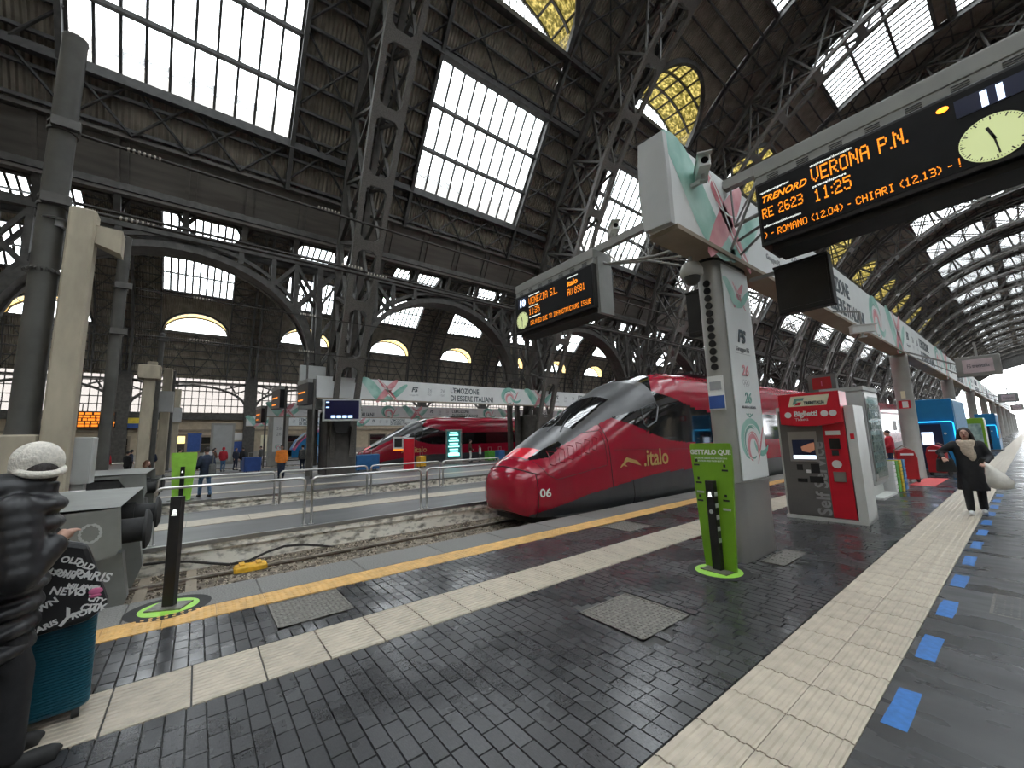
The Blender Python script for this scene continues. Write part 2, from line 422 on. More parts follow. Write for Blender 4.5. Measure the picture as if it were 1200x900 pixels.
# ---------------------------------------------------------------- ground and platforms
g = MB().box((-110, -60, -1.2), (130, 420, -0.62)).build('ground', 'ballast'); struct(g, 'gravel ground under the tracks')
PLAT = [(-6.45, 1.9), (-14.0, -9.7), (-30.6, -17.1), (-38.0, -33.7), (-52.0, -41.1), (-59.5, -55.1), (-77.6, -62.6),
        (5.0, 9.4), (12.5, 26.0), (29.1, 33.5), (36.6, 47.5), (50.6, 95.0)]
def platform(i, x0, x1):
    nm = 'floor' if i == 0 else 'platform_floor'
    o = MB().box((x0, -2.9, -1.0), (x1, Y1, -0.014 if i == 0 else 0)).build(nm, 'basalt_joint' if i == 0 else 'asphalt_far')
    return struct(o, 'dark paved station platform' if i == 0 else 'grey asphalt platform beyond the track')
FLOOR = [platform(i, *p) for i, p in enumerate(PLAT)]
FLOOR_A = FLOOR[0]
cc = MB().box((-77.6, -40, -1.0), (95, -2.9, -0.014)).build('concourse_floor', 'asphalt_far'); struct(cc, 'grey concourse floor behind the buffer stops')

# pit walls: pale weathered concrete faces with a proud coping course
for i, (x0, x1) in enumerate(PLAT):
    if i in (0, 1, 2, 3, 4):
        for x, s in ((x0, -1), (x1, 1)):
            if i == 0 and s == 1: continue
            w = empty('platform_edge_wall', (x, 0, 0)); struct(w, 'weathered pale concrete edge wall of a platform')
            MB().box((0 if s > 0 else -.05, -2.9, -0.62), (.05 if s > 0 else 0, 120, -0.16)).build('wall_face', 'concrete_wall', w)
            MB().box((0 if s > 0 else -.09, -2.9, -0.16), (.09 if s > 0 else 0, 120, -0.06)).build('string_course', 'concrete_wall', w)
            if i in (1, 2, 3): MB().box((0 if s > 0 else -.10, -2.9, -0.06), (.10 if s > 0 else 0, 120, 0.012)).build('steel_edge', 'brushed_steel', w)
# pale guide strips on the next platforms
for (xa, xb) in ((-12.45, -11.55), (-19.6, -19.0), (-28.6, -28.0)):
    st = MB()
    for k in range(40): st.box((xa, -2.5+k*1.2, 0.0), (xb, -2.5+k*1.2+1.19, 0.012))
    st.build('guide_strip', 'tactile_beige', FLOOR[1] if xa > -15 else FLOOR[2])

# ---------------------------------------------------------------- our platform paving
def unit_paver():
    m = MB(); c = .018
    m.add([(-.5,-.5,-.0),(.5,-.5,-.0),(.5,.5,-.0),(-.5,.5,-.0),(-.5+c,-.5+c*1.9,1),(.5-c,-.5+c*1.9,1),(.5-c,.5-c*1.9,1),(-.5+c,.5-c*1.9,1)],
          [(4,5,6,7),(0,1,5,4),(1,2,6,5),(2,3,7,6),(3,0,4,7)])
    me = m.mesh('paver'); me.materials.append(M('basalt')); return me
PV = unit_paver()
GRATES = [(-2.95, -2.22, 3.05, 3.79), (-5.32, -4.58, .7, 1.4), (-5.30, -4.65, 6.2, 6.9), (-2.44, -2.16, 6.0, 6.85)]
cells = []
ROW = 0.105
for (xa, xb) in ((-5.355, -4.315), (-3.665, -1.475)):
    y = -3.0; k = 0
    while y < 11.0:
        x = xa - random.uniform(0, .2) if k % 2 else xa
        while x < xb - .04:
            ln = random.uniform(.15, .25)
            a = max(x, xa); b = min(x+ln, xb)
            if xb - b < .06: b = xb
            if b - a > .04:
                cx, cy = (a+b)/2, y+ROW/2
                if not any(g0-.06 < cx < g1+.06 and h0-.04 < cy < h1+.04 for g0, g1, h0, h1 in GRATES):
                    cells.append((a, b, y, y+ROW))
            x = b
        y += ROW; k += 1
def camd(c): return math.hypot((c[0]+c[1])/2, (c[2]+c[3])/2)
def vis(c):
    v = cam.matrix_world.inverted() @ Vector(((c[0]+c[1])/2, (c[2]+c[3])/2, 0))
    if v.z > -.1: return False
    x, yy = 470.5*v.x/-v.z, 470.5*v.y/-v.z
    return abs(x) < 620 and abs(yy) < 470
cells.sort(key=lambda c: (not vis(c), camd(c)))
rest = MB()
for i, (a, b, c, d) in enumerate(cells):
    gap = .0018
    if i < 300:
        o = bpy.data.objects.new('paver', PV); COL.objects.link(o); o.parent = FLOOR_A
        o.location = ((a+b)/2, (c+d)/2, -0.014); o.scale = (b-a-2*gap, d-c-2*gap, 0.013+random.uniform(-.0015, .0015))
        o.rotation_euler = (random.gauss(0, .006), random.gauss(0, .004), 0)
    else:
        a += gap; b -= gap; c += gap; d -= gap; q = .005; z = random.uniform(-.0025, 0)
        t1, t2 = random.gauss(0, .0006), random.gauss(0, .0004)
        rest.add([(a,c,-.014),(b,c,-.014),(b,d,-.014),(a,d,-.014),(a+q,c+q,z-t1-t2),(b-q,c+q,z-t1+t2),(b-q,d-q,z+t1+t2),(a+q,d-q,z+t1-t2)],
                 [(4,5,6,7),(0,1,5,4),(1,2,6,5),(2,3,7,6),(3,0,4,7)])
r = rest.build('paver_field', 'basalt', FLOOR_A); r['kind'] = 'stuff'
far = MB()
for (xa, xb) in ((-5.355, -4.315), (-3.665, -1.475)):
    far.box((xa, 11.0, -.013), (xb, Y1, -.001))
far.build('paving_strip', 'paving_far', FLOOR_A)
MB().box((-.805, -3, -.013), (1.3, Y1, 0)).build('asphalt_strip', 'asphalt', FLOOR_A)
# kerb stones
y = -2.9; k = 0
ks = MB().cbox((-.34, 0, -.16), (.35, 1.193, 0.0), .012).mesh('kerb_stone'); ks.materials.append(M('kerb_stone'))
while y < 60:
    o = link('kerb_stone', ks, FLOOR_A, loc=(-6.11, y, 0.001)); y += 1.2
MB().box((-6.45, y, -.16), (-5.76, Y1, 0)).build('kerb_run', 'kerb_stone', FLOOR_A)
# yellow tactile tiles: truncated domes
def tactile_dome():
    m = MB().box((-.19, -.218, -.014), (.19, .218, .001))
    for i in range(6):
        for j in range(7):
            x = -.16+i*.064; yy = -.19+j*.0633
            R = [[(x+r*math.cos(t), yy+r*math.sin(t), z) for t in [k*PI/3 for k in range(6)]] for r, z in ((.022, .001), (.013, .0065))]
            o = len(m.v); m.v += R[0]+R[1]
            m.f += [(o+k, o+(k+1) % 6, o+6+(k+1) % 6, o+6+k) for k in range(6)]+[tuple(o+6+k for k in range(6))]
    me = m.mesh('yellow_tile'); me.materials.append(M('tactile_yellow')); return me
YT = tactile_dome()
for k in range(130): link('yellow_tile', YT, FLOOR_A, loc=(-5.555, -2.6+k*.44, 0))
MB().box((-5.75, -2.6+130*.44, -.013), (-5.36, Y1, .002)).build('yellow_strip', 'tactile_yellow', FLOOR_A)
def ribbed(w, nrib, name, gap=.003):
    m = MB(); h = w/2-gap; l = .22-2*gap
    m.box((-h, -l, -.014), (h, l, 0))
    for i in range(nrib):
        x = -h+(i+.5)*2*h/nrib; a = 2*h/nrib*.30; b = a*.62
        m.add([(x-a,-l,0),(x+a,-l,0),(x+b,-l,.0065),(x-b,-l,.0065),(x-a,l,0),(x+a,l,0),(x+b,l,.0065),(x-b,l,.0065)], [(0,4,7,3),(3,7,6,2),(2,6,5,1),(0,3,2,1),(4,5,6,7)])
    me = m.mesh(name); me.materials.append(M('tactile_beige')); return me
RT = ribbed(.64, 12, 'guide_tile')
for k in range(110): link('guide_tile', RT, FLOOR_A, loc=(-3.99, -2.35+k*.44, 0))
MB().box((-4.31, -2.57+110*.44, -.013), (-3.67, Y1, .002)).build('guide_run', 'tactile_beige', FLOOR_A)
RH = ribbed(.331, 5, 'wide_guide_tile')
for k in range(75):
    link('wide_guide_tile', RH, FLOOR_A, loc=(-1.3025, .94+k*.44, 0)); link('wide_guide_tile', RH, FLOOR_A, loc=(-.9725, .94+k*.44, 0))
MB().box((-1.465, .72+75*.44, -.013), (-.81, Y1, .002)).build('wide_guide_run', 'tactile_beige', FLOOR_A)
# chequer-plate covers, with raised studs
def cover(x0, x1, y0, y1, label):
    t = thing('manhole_cover', label, 'manhole cover', ((x0+x1)/2, (y0+y1)/2, 0)); hx, hy = (x1-x0)/2, (y1-y0)/2
    MB().box((-hx, -hy, -.013), (hx, hy, -.004)).build('plate', 'manhole', t)
    fr = MB()
    for a, b in (((-hx, -hy), (hx, -hy+.02)), ((-hx, hy-.02), (hx, hy)), ((-hx, -hy), (-hx+.02, hy)), ((hx-.02, -hy), (hx, hy))):
        fr.box((*a, -.013), (*b, .002))
    fr.build('rim', 'manhole', t)
    st = MB(); n = int(hx*2/.045)
    for i in range(n):
        for j in range(n):
            x = -hx+.035+i*(2*hx-.07)/(n-1); y = -hy+.035+j*(2*hy-.07)/(n-1); a = .014; d = .006
            if (i+j) % 2: a, d = d, a
            st.add([(x-a,y-d,-.004),(x+a,y-d,-.004),(x+a,y+d,-.004),(x-a,y+d,-.004),(x-a*.6,y-d*.6,.001),(x+a*.6,y-d*.6,.001),(x+a*.6,y+d*.6,.001),(x-a*.6,y+d*.6,.001)],
                   [(4,5,6,7),(0,1,5,4),(1,2,6,5),(2,3,7,6),(3,0,4,7)])
    s = st.build('studs', 'manhole', t); s['kind'] = 'stuff'
cover(*GRATES[0], 'square studded metal cover set in the dark paving before the bin')
cover(*GRATES[1], 'square metal cover between the yellow strip and the beige strip, near the buffer')
cover(*GRATES[2], 'square metal cover between yellow and beige strips, nearest the red train')
cover(-2.44, -2.16, 6.0, 6.85, 'narrow metal floor plate at the foot of the oval column')
cover(-.46, .2, 5.8, 6.5, 'square metal cover in the asphalt right of the blue tape')
# blue tape marks
tape_words = ['nearest', 'second', 'third', 'fourth', 'fifth', 'sixth', 'seventh', 'eighth', 'ninth', 'tenth', 'eleventh', 'twelfth']
for k in range(12):
    a = .055; l = .26; j = lambda: random.uniform(-.008, .008)
    p = [(-a+j(), -l+j()), (a+j(), -l+j()), (a+j(), -.06), (a+j(), l+j()), (0, l+j()), (-a+j(), l+j()), (-a+j(), .05)]
    o = MB().prism(p, lambda x, y: (x, y, 0), lambda x, y: (x, y, .0012)).build('blue_tape', 'blue_tape', None, loc=(-.71, 3.51+1.085*k, .0002))
    tag(o, 'blue floor tape mark, %s in the row along the wide beige strip' % tape_words[k], 'floor tape', 'blue tape marks on the floor')

# ---------------------------------------------------------------- tracks
def track(xc, y0, y1, label):
    t = thing('railway_track', label, 'railway track', (xc, 0, 0))
    for s in (-.7525, .7525):
        MB().box((s-.07, y0, -.58), (s+.07, y1, -.55)).box((s-.012, y0, -.55), (s+.012, y1, -.44)).build('rail_web', 'rail_steel', t)
        MB().box((s-.036, y0, -.44), (s+.036, y1, -.41)).build('rail_head', 'rail_head', t)
    sl = MB().box((-1.25, -.12, -.62), (1.25, .12, -.57)).mesh('sleeper'); sl.materials.append(M('concrete_grey'))
    for k in range(24): link('sleeper', sl, t, loc=(0, y0+.4+k*.62, 0))
track(-8.07, -1.6, 285, 'railway track in the near pit in front of the red train')
track(-15.55, -2.0, 285, 'railway track in the pit behind the railings')
track(-32.15, -2.0, 285, 'railway track under the far red train')
# ballast stones
def stones(n, x0, x1, y0, y1, z, smin, smax, label):
    m = MB()
    for i in range(n):
        x = random.uniform(x0, x1); y = y0+(y1-y0)*random.random()**1.3; s = random.uniform(smin, smax)
        vs = [(x+s*dx*random.uniform(.5, 1.1), y+s*dy*random.uniform(.5, 1.1), z+s*dz*random.uniform(.4, .9)) for dx, dy, dz in ((1,0,0),(0,1,0),(-1,0,0),(0,-1,0),(0,0,1.1))]
        m.add(vs, [(0,1,4),(1,2,4),(2,3,4),(3,0,4)])
    o = m.build('ballast_stones', 'stone_mix'); tag(o, label, 'gravel', None, 'stuff')
MB().box((-9.7, -2.9, -.62), (-6.45, 60, -.475)).build('ballast_bed', 'ballast', g)
MB().box((-17.1, -2.9, -.62), (-14.0, 60, -.55)).build('ballast_bed', 'ballast', g)
stones(6500, -9.58, -6.53, -1.2, 8.5, -.485, .02, .06, 'loose grey-brown ballast stones between the rails of the near pit')
stones(1600, -17.0, -14.1, -1.5, 12, -.56, .03, .06, 'loose ballast stones in the pit behind the railings')
cb = MB().tube([(-9.47+.08*math.sin(k*1.7), -.6+k*.30, -.30+.10*math.sin(k*.9+1)-.012*k) for k in range(14)], .022, 8).build('cable', 'cable', None, True)
tag(cb, 'black cable sagging along the pale pit wall', 'cable')
yc = MB().cbox((-8.95, .62, -.46), (-8.7, 1.12, -.36), .03).box((-8.93, .70, -.36), (-8.72, .78, -.33)).box((-8.93, .95, -.36), (-8.72, 1.03, -.33)).build('rail_clamp', 'yellow_paint')
tag(yc, 'yellow metal clamp on the near rail', 'rail clamp')
for yy in (.05, -.55):
    o = MB().box((-9.5, yy-.07, -.55), (-6.7, yy+.07, -.44)).build('timber_sleeper', 'cream_dark'); tag(o, 'worn timber sleeper before the buffer stop, %s' % ('farther from it' if yy > 0 else 'closer to it'), 'sleeper', 'timber sleepers at the buffer stop')

# ---------------------------------------------------------------- great roof
def smooth_path(ctrl, n=120):
    P = np.array(ctrl, float); t = np.zeros(len(P)); t[1:] = np.cumsum(np.hypot(*(np.diff(P, axis=0).T)))
    # Catmull-Rom through the control points
    out = []
    for s in np.linspace(0, t[-1], n):
        i = min(max(np.searchsorted(t, s)-1, 0), len(P)-2)
        p0 = P[max(i-1, 0)]; p1 = P[i]; p2 = P[i+1]; p3 = P[min(i+2, len(P)-1)]
        u = (s-t[i])/(t[i+1]-t[i])
        out.append(.5*((2*p1)+(-p0+p2)*u+(2*p0-5*p1+4*p2-p3)*u*u+(-p0+3*p1-3*p2+p3)*u**3))
    return np.array(out)
class Path:
    def __init__(s, ctrl):
        s.p = smooth_path(ctrl); s.t = np.zeros(len(s.p)); s.t[1:] = np.cumsum(np.hypot(*(np.diff(s.p, axis=0).T))); s.L = s.t[-1]
    def at(s, d): return (float(np.interp(d, s.t, s.p[:, 0])), float(np.interp(d, s.t, s.p[:, 1])))
    def s_at_x(s, x): return float(np.interp(x, s.p[:, 0], s.t))
    def nrm(s, d):
        a = s.at(max(d-.1, 0)); b = s.at(min(d+.1, s.L)); v = Vector((b[0]-a[0], b[1]-a[1])).normalized(); return (v.y, -v.x)  # points inward (right/down)
DECK = Path([(-25.4, 13.7), (-24.1, 16.0), (-22.86, 18.1), (-18.74, 24.3), (-16.35, 27.5), (-12.4, 31.2), (-8.0, 34.0), (-4.5, 35.5), (0, 36.7), (4.3, 37.3), (CX, 37.5)])
CHORD = Path([(-24.5, 0), (-23.4, 4.7), (-21.3, 9.6), (-19.4, 14), (-17.5, 18), (-15, 22), (-11.6, 26), (-7.3, 29.3), (-2, 31.8), (4, 33.1), (CX, 33.4)])
def sub(p, a, b, step=.9):
    n = max(1, int(math.ceil((b-a)/step))); return [a+(b-a)*i/n for i in range(n+1)]

def opening_frame(mb, path, sa, sb, ya, yb, ncol, nrow, mw=.11):
    """mullions of a skylight lying in the deck"""
    for i in range(ncol+1):
        y = ya+(yb-ya)*i/ncol
        ss = sub(path, sa, sb, 1.2)
        for a, b in zip(ss[:-1], ss[1:]):
            p, q = path.at(a), path.at(b); mb.bar((p[0], y, p[1]), (q[0], y, q[1]), mw if 0 < i < ncol else .2, .14)
    for j in range(nrow+1):
        s = sa+(sb-sa)*j/nrow; p = path.at(s); n = path.nrm(s); k = .12
        mb.bar((p[0]+n[0]*k, ya, p[1]+n[1]*k), (p[0]+n[0]*k, yb, p[1]+n[1]*k), .22 if 0 < j < nrow else .26, .2)
def panes(path, sa, sb, ya, yb, ncol, nrow, parent, single, m='roof_glass'):
    if not single:
        mb = MB()
        for j in range(nrow):
            for i in range(ncol):
                quad(mb, path, sa+(sb-sa)*j/nrow+.03, sa+(sb-sa)*(j+1)/nrow-.03, ya+(yb-ya)*i/ncol+.02, ya+(yb-ya)*(i+1)/ncol-.02)
        return mb.build('glazing', m, parent)
    for j in range(nrow):
        for i in range(ncol):
            mb = MB(); quad(mb, path, sa+(sb-sa)*j/nrow+.03, sa+(sb-sa)*(j+1)/nrow-.03, ya+(yb-ya)*i/ncol+.02, ya+(yb-ya)*(i+1)/ncol-.02, random.uniform(-.02, .02))
            mb.build('pane', m, parent)
def quad(mb, path, a, b, y0, y1, off=0):
    p, q = path.at(a), path.at(b); n = path.nrm((a+b)/2)
    mb.add([(p[0]+n[0]*off, y0, p[1]+n[1]*off), (p[0]+n[0]*off, y1, p[1]+n[1]*off), (q[0]+n[0]*off, y1, q[1]+n[1]*off), (q[0]+n[0]*off, y0, q[1]+n[1]*off)], [(0,1,2,3)])

OW = 8.3; OY0 = (BAY-OW)/2; OY1 = OY0+OW; YC = BAY/2
def bay_kit(path, sky, dorm, strips, girder_to, braces=True, amber='vault_amber', rise=3.3, ncol=10, nrow=3):
    """meshes of one roof bay, local y 0..BAY; path runs from eaves to ridge"""
    K = {}
    deck = MB(); L = path.L; s0 = girder_to
    def sheet(a, b, y0, y1):
        if b-a < .02: return
        ss = sub(path, a, b, .8)
        for u, v in zip(ss[:-1], ss[1:]): quad(deck, path, u, v, y0, y1)
    sheet(s0, L, 0, OY0); sheet(s0, L, OY1, BAY)
    holes = sorted([sky]+list(strips)); ds = dorm
    edges = s0
    segs = []
    for a, b in sorted(holes+[(ds, None)], key=lambda t: t[0]):
        segs.append((edges, a)); edges = b if b is not None else None
        if b is None:
            edges = 'd'; break
    for a, b in segs: sheet(a, b, OY0, OY1)
    after = [h for h in holes if h[0] > ds]
    xs, zs = path.at(ds)
    # dormer: an elliptical barrel running out horizontally from the sill plane
    NC = 28; ys = [OY0+OW*i/NC for i in range(NC+1)]
    def zb(y): return zs+rise*math.sqrt(max(0, 1-((y-YC)/(OW/2))**2))
    def s_hit(y):
        z = zb(y); return float(np.interp(z, path.p[:, 1], path.t))
    nxt = after[0][0] if after else L
    for i in range(NC):
        ya, yb = ys[i], ys[i+1]; sa, sb = s_hit(ya), s_hit(yb)
        n = 4
        for k in range(n):
            f, g2 = k/n, (k+1)/n
            A = [path.at(sa+(nxt-sa)*f), path.at(sb+(nxt-sb)*f), path.at(sb+(nxt-sb)*g2), path.at(sa+(nxt-sa)*g2)]
            deck.add([(A[0][0], ya, A[0][1]), (A[1][0], yb, A[1][1]), (A[2][0], yb, A[2][1]), (A[3][0], ya, A[3][1])], [(0,1,2,3)])
    e = nxt
    for a, b in after:
        sheet(e, a, OY0, OY1); e = b
    sheet(e, L, OY0, OY1)
    K['deck_panel'] = (deck, 'corrugated_deck')
    vault = MB(); vr = MB(); lun = MB(); lf = MB()
    xo = xs-.9
    for i in range(NC):
        ya, yb = ys[i], ys[i+1]; pa = path.at(s_hit(ya)); pb = path.at(s_hit(yb))
        vault.add([(xo, ya, zb(ya)), (xo, yb, zb(yb)), (pb[0], yb, zb(yb)), (pa[0], ya, zb(ya))], [(0,1,2,3)])
    arcs = 3
    xmax = path.at(s_hit(YC))[0]
    for k in range(arcs):
        x = xo+(xmax-xo)*(k/(arcs))
        pts = [(x, y, zb(y)-.08) for y in ys if path.at(s_hit(y))[0] >= x-.01]
        for a, b in zip(pts[:-1], pts[1:]):
            if abs(b[1]-a[1]) < OW/NC*1.5: vr.bar(a, b, .16, .16)
    for i in range(2, NC-1, 4):
        y = ys[i]; vr.bar((xo, y, zb(y)-.06), (path.at(s_hit(y))[0], y, zb(y)-.06), .12, .12)
    # rim of the dormer mouth
    rim = [(path.at(s_hit(y))[0], y, zb(y)-.1) for y in ys]
    for a, b in zip(rim[:-1], rim[1:]): vr.bar(a, b, .3, .45)
    for i in range(NC): lun.add([(xo, ys[i], zs-.2), (xo, ys[i+1], zs-.2), (xo, ys[i+1], zb(ys[i+1])), (xo, ys[i], zb(ys[i]))], [(0,1,2,3)])
    for i in range(0, NC+1, 2): lf.bar((xo, ys[i], zs-.2), (xo, ys[i], zb(ys[i])), .06, .08)
    lf.bar((xo, OY0, zs-.1), (xo, OY1, zs-.1), .14, .2)
    lf.bar((xs, OY0, zs), (xs, OY1, zs), .22, .3)
    lf.box((xo, OY0, zs-.3), (xs, OY1, zs-.22))
    K['dormer_vault'] = (vault, amber); K['dormer_ribs'] = (vr, 'steel_roof'); K['dormer_lunette'] = (lun, 'roof_glass'); K['dormer_frame'] = (lf, 'steel_roof')
    # purlins and wind braces on the underside
    fr = MB()
    s = s0+.4; k = 0
    marks = []
    while s < L:
        p = path.at(s); n = path.nrm(s); d = .16
        P = (p[0]+n[0]*d, p[1]+n[1]*d); marks.append(s)
        inhole = any(a-.1 < s < b+.1 for a, b in holes) or (ds-.1 < s < s_hit(YC)+.2)
        if inhole:
            fr.bar((P[0], 0, P[1]), (P[0], OY0-.05, P[1]), .12, .16); fr.bar((P[0], OY1+.05, P[1]), (P[0], BAY, P[1]), .12, .16)
        else: fr.bar((P[0], 0, P[1]), (P[0], BAY, P[1]), .12, .16)
        s += 1.25
    def br(sa, ya, sb, yb, w=.09):
        p, q = path.at(sa), path.at(sb); n, o = path.nrm(sa), path.nrm(sb); d = .24
        fr.bar((p[0]+n[0]*d, ya, p[1]+n[1]*d), (q[0]+o[0]*d, yb, q[1]+o[1]*d), w, w)
    if braces:
        i = 0
        while i+3 < len(marks):
            br(marks[i], .3, marks[i+3], OY0); br(marks[i], OY0, marks[i+3], .3); br(marks[i], OY1, marks[i+3], BAY-.3); br(marks[i], BAY-.3, marks[i+3], OY1)
            i += 3
        a, b = s0+.2, sky[0]-.1
        for q in range(4):
            u, v = OY0+OW*q/4, OY0+OW*(q+1)/4
            br(a, u, b, v); br(a, v, b, u)
        a, b = sky[1]+.1, ds-.1
        for q in range(2):
            u, v = OY0+OW*q/2, OY0+OW*(q+1)/2
            br(a, u, b, v); br(a, v, b, u)
    # raised jambs beside the openings, running up the slope
    for y in (OY0-.12, OY1+.12):
        ss = sub(path, s0, L, 1.4)
        for a, b in zip(ss[:-1], ss[1:]):
            p, q = path.at(a), path.at(b); n = path.nrm((a+b)/2); d = .22
            fr.bar((p[0]+n[0]*d, y, p[1]+n[1]*d), (q[0]+n[0]*d, y, q[1]+n[1]*d), .2, .44)
    for s in (sky[0]-.15, sky[1]+.15, ds-.1):
        p = path.at(s); n = path.nrm(s); d = .25
        fr.bar((p[0]+n[0]*d, 0, p[1]+n[1]*d), (p[0]+n[0]*d, BAY, p[1]+n[1]*d), .3, .4)
    K['roof_framing'] = (fr, 'steel_roof')
    sk = MB(); opening_frame(sk, path, sky[0], sky[1], OY0, OY1, ncol, nrow); K['skylight'] = (sk, 'steel_roof')
    for i, (a, b) in enumerate(after):
        st = MB(); opening_frame(st, path, a, b, OY0, OY1, 12, max(2, round((b-a)/2.6)), .17); K['strip%d' % i] = (st, 'steel_roof')
    K['_'] = (path, sky, after, ncol, nrow)
    return K
def place_bay(K, name, label, k, single, meshes, mirror=False):
    e = empty(name, (2*CX if mirror else 0, RIB0+BAY*k, 0)); struct(e, label)
    if mirror: e.scale = (-1, 1, 1)
    path, sky, after, nc, nr = K['_']
    for nm, v in K.items():
        if nm == '_': continue
        if nm not in meshes:
            me = v[0].mesh(nm); me.materials.append(M(v[1])); meshes[nm] = me
        pn = 'ridge_skylight' if nm.startswith('strip') else nm
        o = link(pn, meshes[nm], e)
        def glaz(key, a, b, c, r):
            if single: panes(path, a, b, OY0, OY1, c, r, o, True)
            else:
                if key not in meshes:
                    t = panes(path, a, b, OY0, OY1, c, r, o, False); meshes[key] = t.data
                else: link('glazing', meshes[key], o)
        if nm == 'skylight': glaz('_g', sky[0], sky[1], nc, nr)
        elif nm.startswith('strip'):
            a, b = after[int(nm[5:])]; single_ = single; glaz('_g'+nm, a, b, 12, max(2, round((b-a)/2.6)))
    return e
sg = DECK.s_at_x(-24.1)
MAIN = bay_kit(DECK, (DECK.s_at_x(-22.86), DECK.s_at_x(-18.74)), DECK.s_at_x(-16.35), [(DECK.s_at_x(-8.2), DECK.s_at_x(-.9)), (DECK.s_at_x(.3), DECK.s_at_x(8.2))], sg)
mm = {}
for k in KB:
    place_bay(MAIN, 'ceiling', 'corrugated slope of the great arched roof with skylight and dormer', k, k in (-1, 0, 1), mm)
    place_bay(MAIN, 'ceiling', 'corrugated slope of the great arched roof with skylight and dormer', k, False, mm, True)
# second, lower vault beyond the columns
D2L = Path([(-79.4, 12.6), (-78.9, 16.3), (-78.1, 19.4), (-76.5, 22.4), (-74.7, 24.6), (-70.5, 28.6), (-68.4, 29.9), (-63, 32.2), (-57.5, 33.4), (-52.5, 33.8)])
def side_vault(near=False):
    p = D2L; sky = (p.s_at_x(-74.6), p.s_at_x(-70.4)); sky2 = (p.s_at_x(-68.8), p.s_at_x(-63.5)); ds = p.s_at_x(-78.1)
    K = {}; deck = MB(); fr = MB(); L = p.L
    def sheet(a, b, y0, y1):
        ss = sub(p, a, b, .9)
        for u, v in zip(ss[:-1], ss[1:]): quad(deck, p, u, v, y0, y1)
    lo = float(np.interp(16.3, p.p[:, 1], p.t)) if near else 0
    sheet(lo, L, 0, OY0); sheet(lo, L, OY1, BAY); sheet(lo, ds, OY0, OY1); sheet(sky[1], sky2[0], OY0, OY1); sheet(sky2[1], L, OY0, OY1)
    xs, zs = p.at(ds); rise = 2.9; NC = 20; ys = [OY0+OW*i/NC for i in range(NC+1)]
    zb = lambda y: zs+rise*math.sqrt(max(0, 1-((y-YC)/(OW/2))**2))
    hit = lambda y: float(np.interp(zb(y), p.p[:, 1], p.t))
    vault = MB(); vr = MB(); lun = MB(); xo = xs-1.2
    if near: sheet(ds, sky[0], OY0, OY1)
    for i in range(0 if near else NC):
        ya, yb = ys[i], ys[i+1]; sa, sb = hit(ya), hit(yb)
        for k in range(3):
            f, g2 = k/3, (k+1)/3
            A = [p.at(sa+(sky[0]-sa)*f), p.at(sb+(sky[0]-sb)*f), p.at(sb+(sky[0]-sb)*g2), p.at(sa+(sky[0]-sa)*g2)]
            deck.add([(A[0][0], ya, A[0][1]), (A[1][0], yb, A[1][1]), (A[2][0], yb, A[2][1]), (A[3][0], ya, A[3][1])], [(0,1,2,3)])
        vault.add([(xo, ya, zb(ya)), (xo, yb, zb(yb)), (p.at(sb)[0], yb, zb(yb)), (p.at(sa)[0], ya, zb(ya))], [(0,1,2,3)])
        lun.add([(xo, ya, zs-.1), (xo, yb, zs-.1), (xo, yb, zb(yb)), (xo, ya, zb(ya))], [(0,1,2,3)])
        vr.bar((p.at(sa)[0], ya, zb(ya)-.05), (p.at(sb)[0], yb, zb(yb)-.05), .2, .3)
        vr.bar((xo+.05, ya, zb(ya)-.1), (xo+.05, yb, zb(yb)-.1), .2, .25)
    for i in range(1, 0 if near else NC, 2): vr.bar((xo, ys[i], zb(ys[i])-.05), (p.at(hit(ys[i]))[0], ys[i], zb(ys[i])-.05), .1, .1)
    for i in range(0, 0 if near else NC+1, 2): vr.bar((xo, ys[i], zs), (xo, ys[i], zs+.9), .05, .05)
    vr.bar((xs, OY0, zs), (xs, OY1, zs), .2, .3)
    if near: x16 = p.at(lo)[0]; deck.add([(x16, 0, 16.3), (x16, BAY, 16.3), (-80.9, BAY, 16.1), (-80.9, 0, 16.1)], [(0,1,2,3)])
    s = lo+.5; marks = []
    while s < L:
        q = p.at(s); n = p.nrm(s); d = .15; P = (q[0]+n[0]*d, q[1]+n[1]*d); marks.append(s)
        if sky[0] < s < sky[1] or sky2[0] < s < sky2[1] or ds-.1 < s < sky[0]-.4:
            fr.bar((P[0], 0, P[1]), (P[0], OY0, P[1]), .12, .16); fr.bar((P[0], OY1, P[1]), (P[0], BAY, P[1]), .12, .16)
        else: fr.bar((P[0], 0, P[1]), (P[0], BAY, P[1]), .12, .16)
        s += 1.25
    def br(sa, ya, sb, yb):
        a, b = p.at(sa), p.at(sb); fr.bar((a[0]+.25, ya, a[1]), (b[0]+.25, yb, b[1]), .09)
    for q in range(0 if near else 4):
        u, v = BAY*q/4, BAY*(q+1)/4
        br(.3, u, ds-.2, v); br(.3, v, ds-.2, u); fr.bar((p.at(.3)[0]+.2, u, p.at(.3)[1]), (p.at(ds)[0]+.2, u, p.at(ds)[1]), .12)
    i = 3
    while i+3 < len(marks):
        br(marks[i], .4, marks[i+3], OY0); br(marks[i], OY0, marks[i+3], .4); br(marks[i], OY1, marks[i+3], BAY-.4); br(marks[i], BAY-.4, marks[i+3], OY1); i += 3
    for y in (OY0-.1, OY1+.1):
        ss = sub(p, lo, L, 1.6)
        for a, b in zip(ss[:-1], ss[1:]):
            A, B = p.at(a), p.at(b); n = p.nrm(a); fr.bar((A[0]+n[0]*.2, y, A[1]+n[1]*.2), (B[0]+n[0]*.2, y, B[1]+n[1]*.2), .18, .36)
    # lattice rib at the bay joint
    ss = sub(p, lo, L, 1.5)
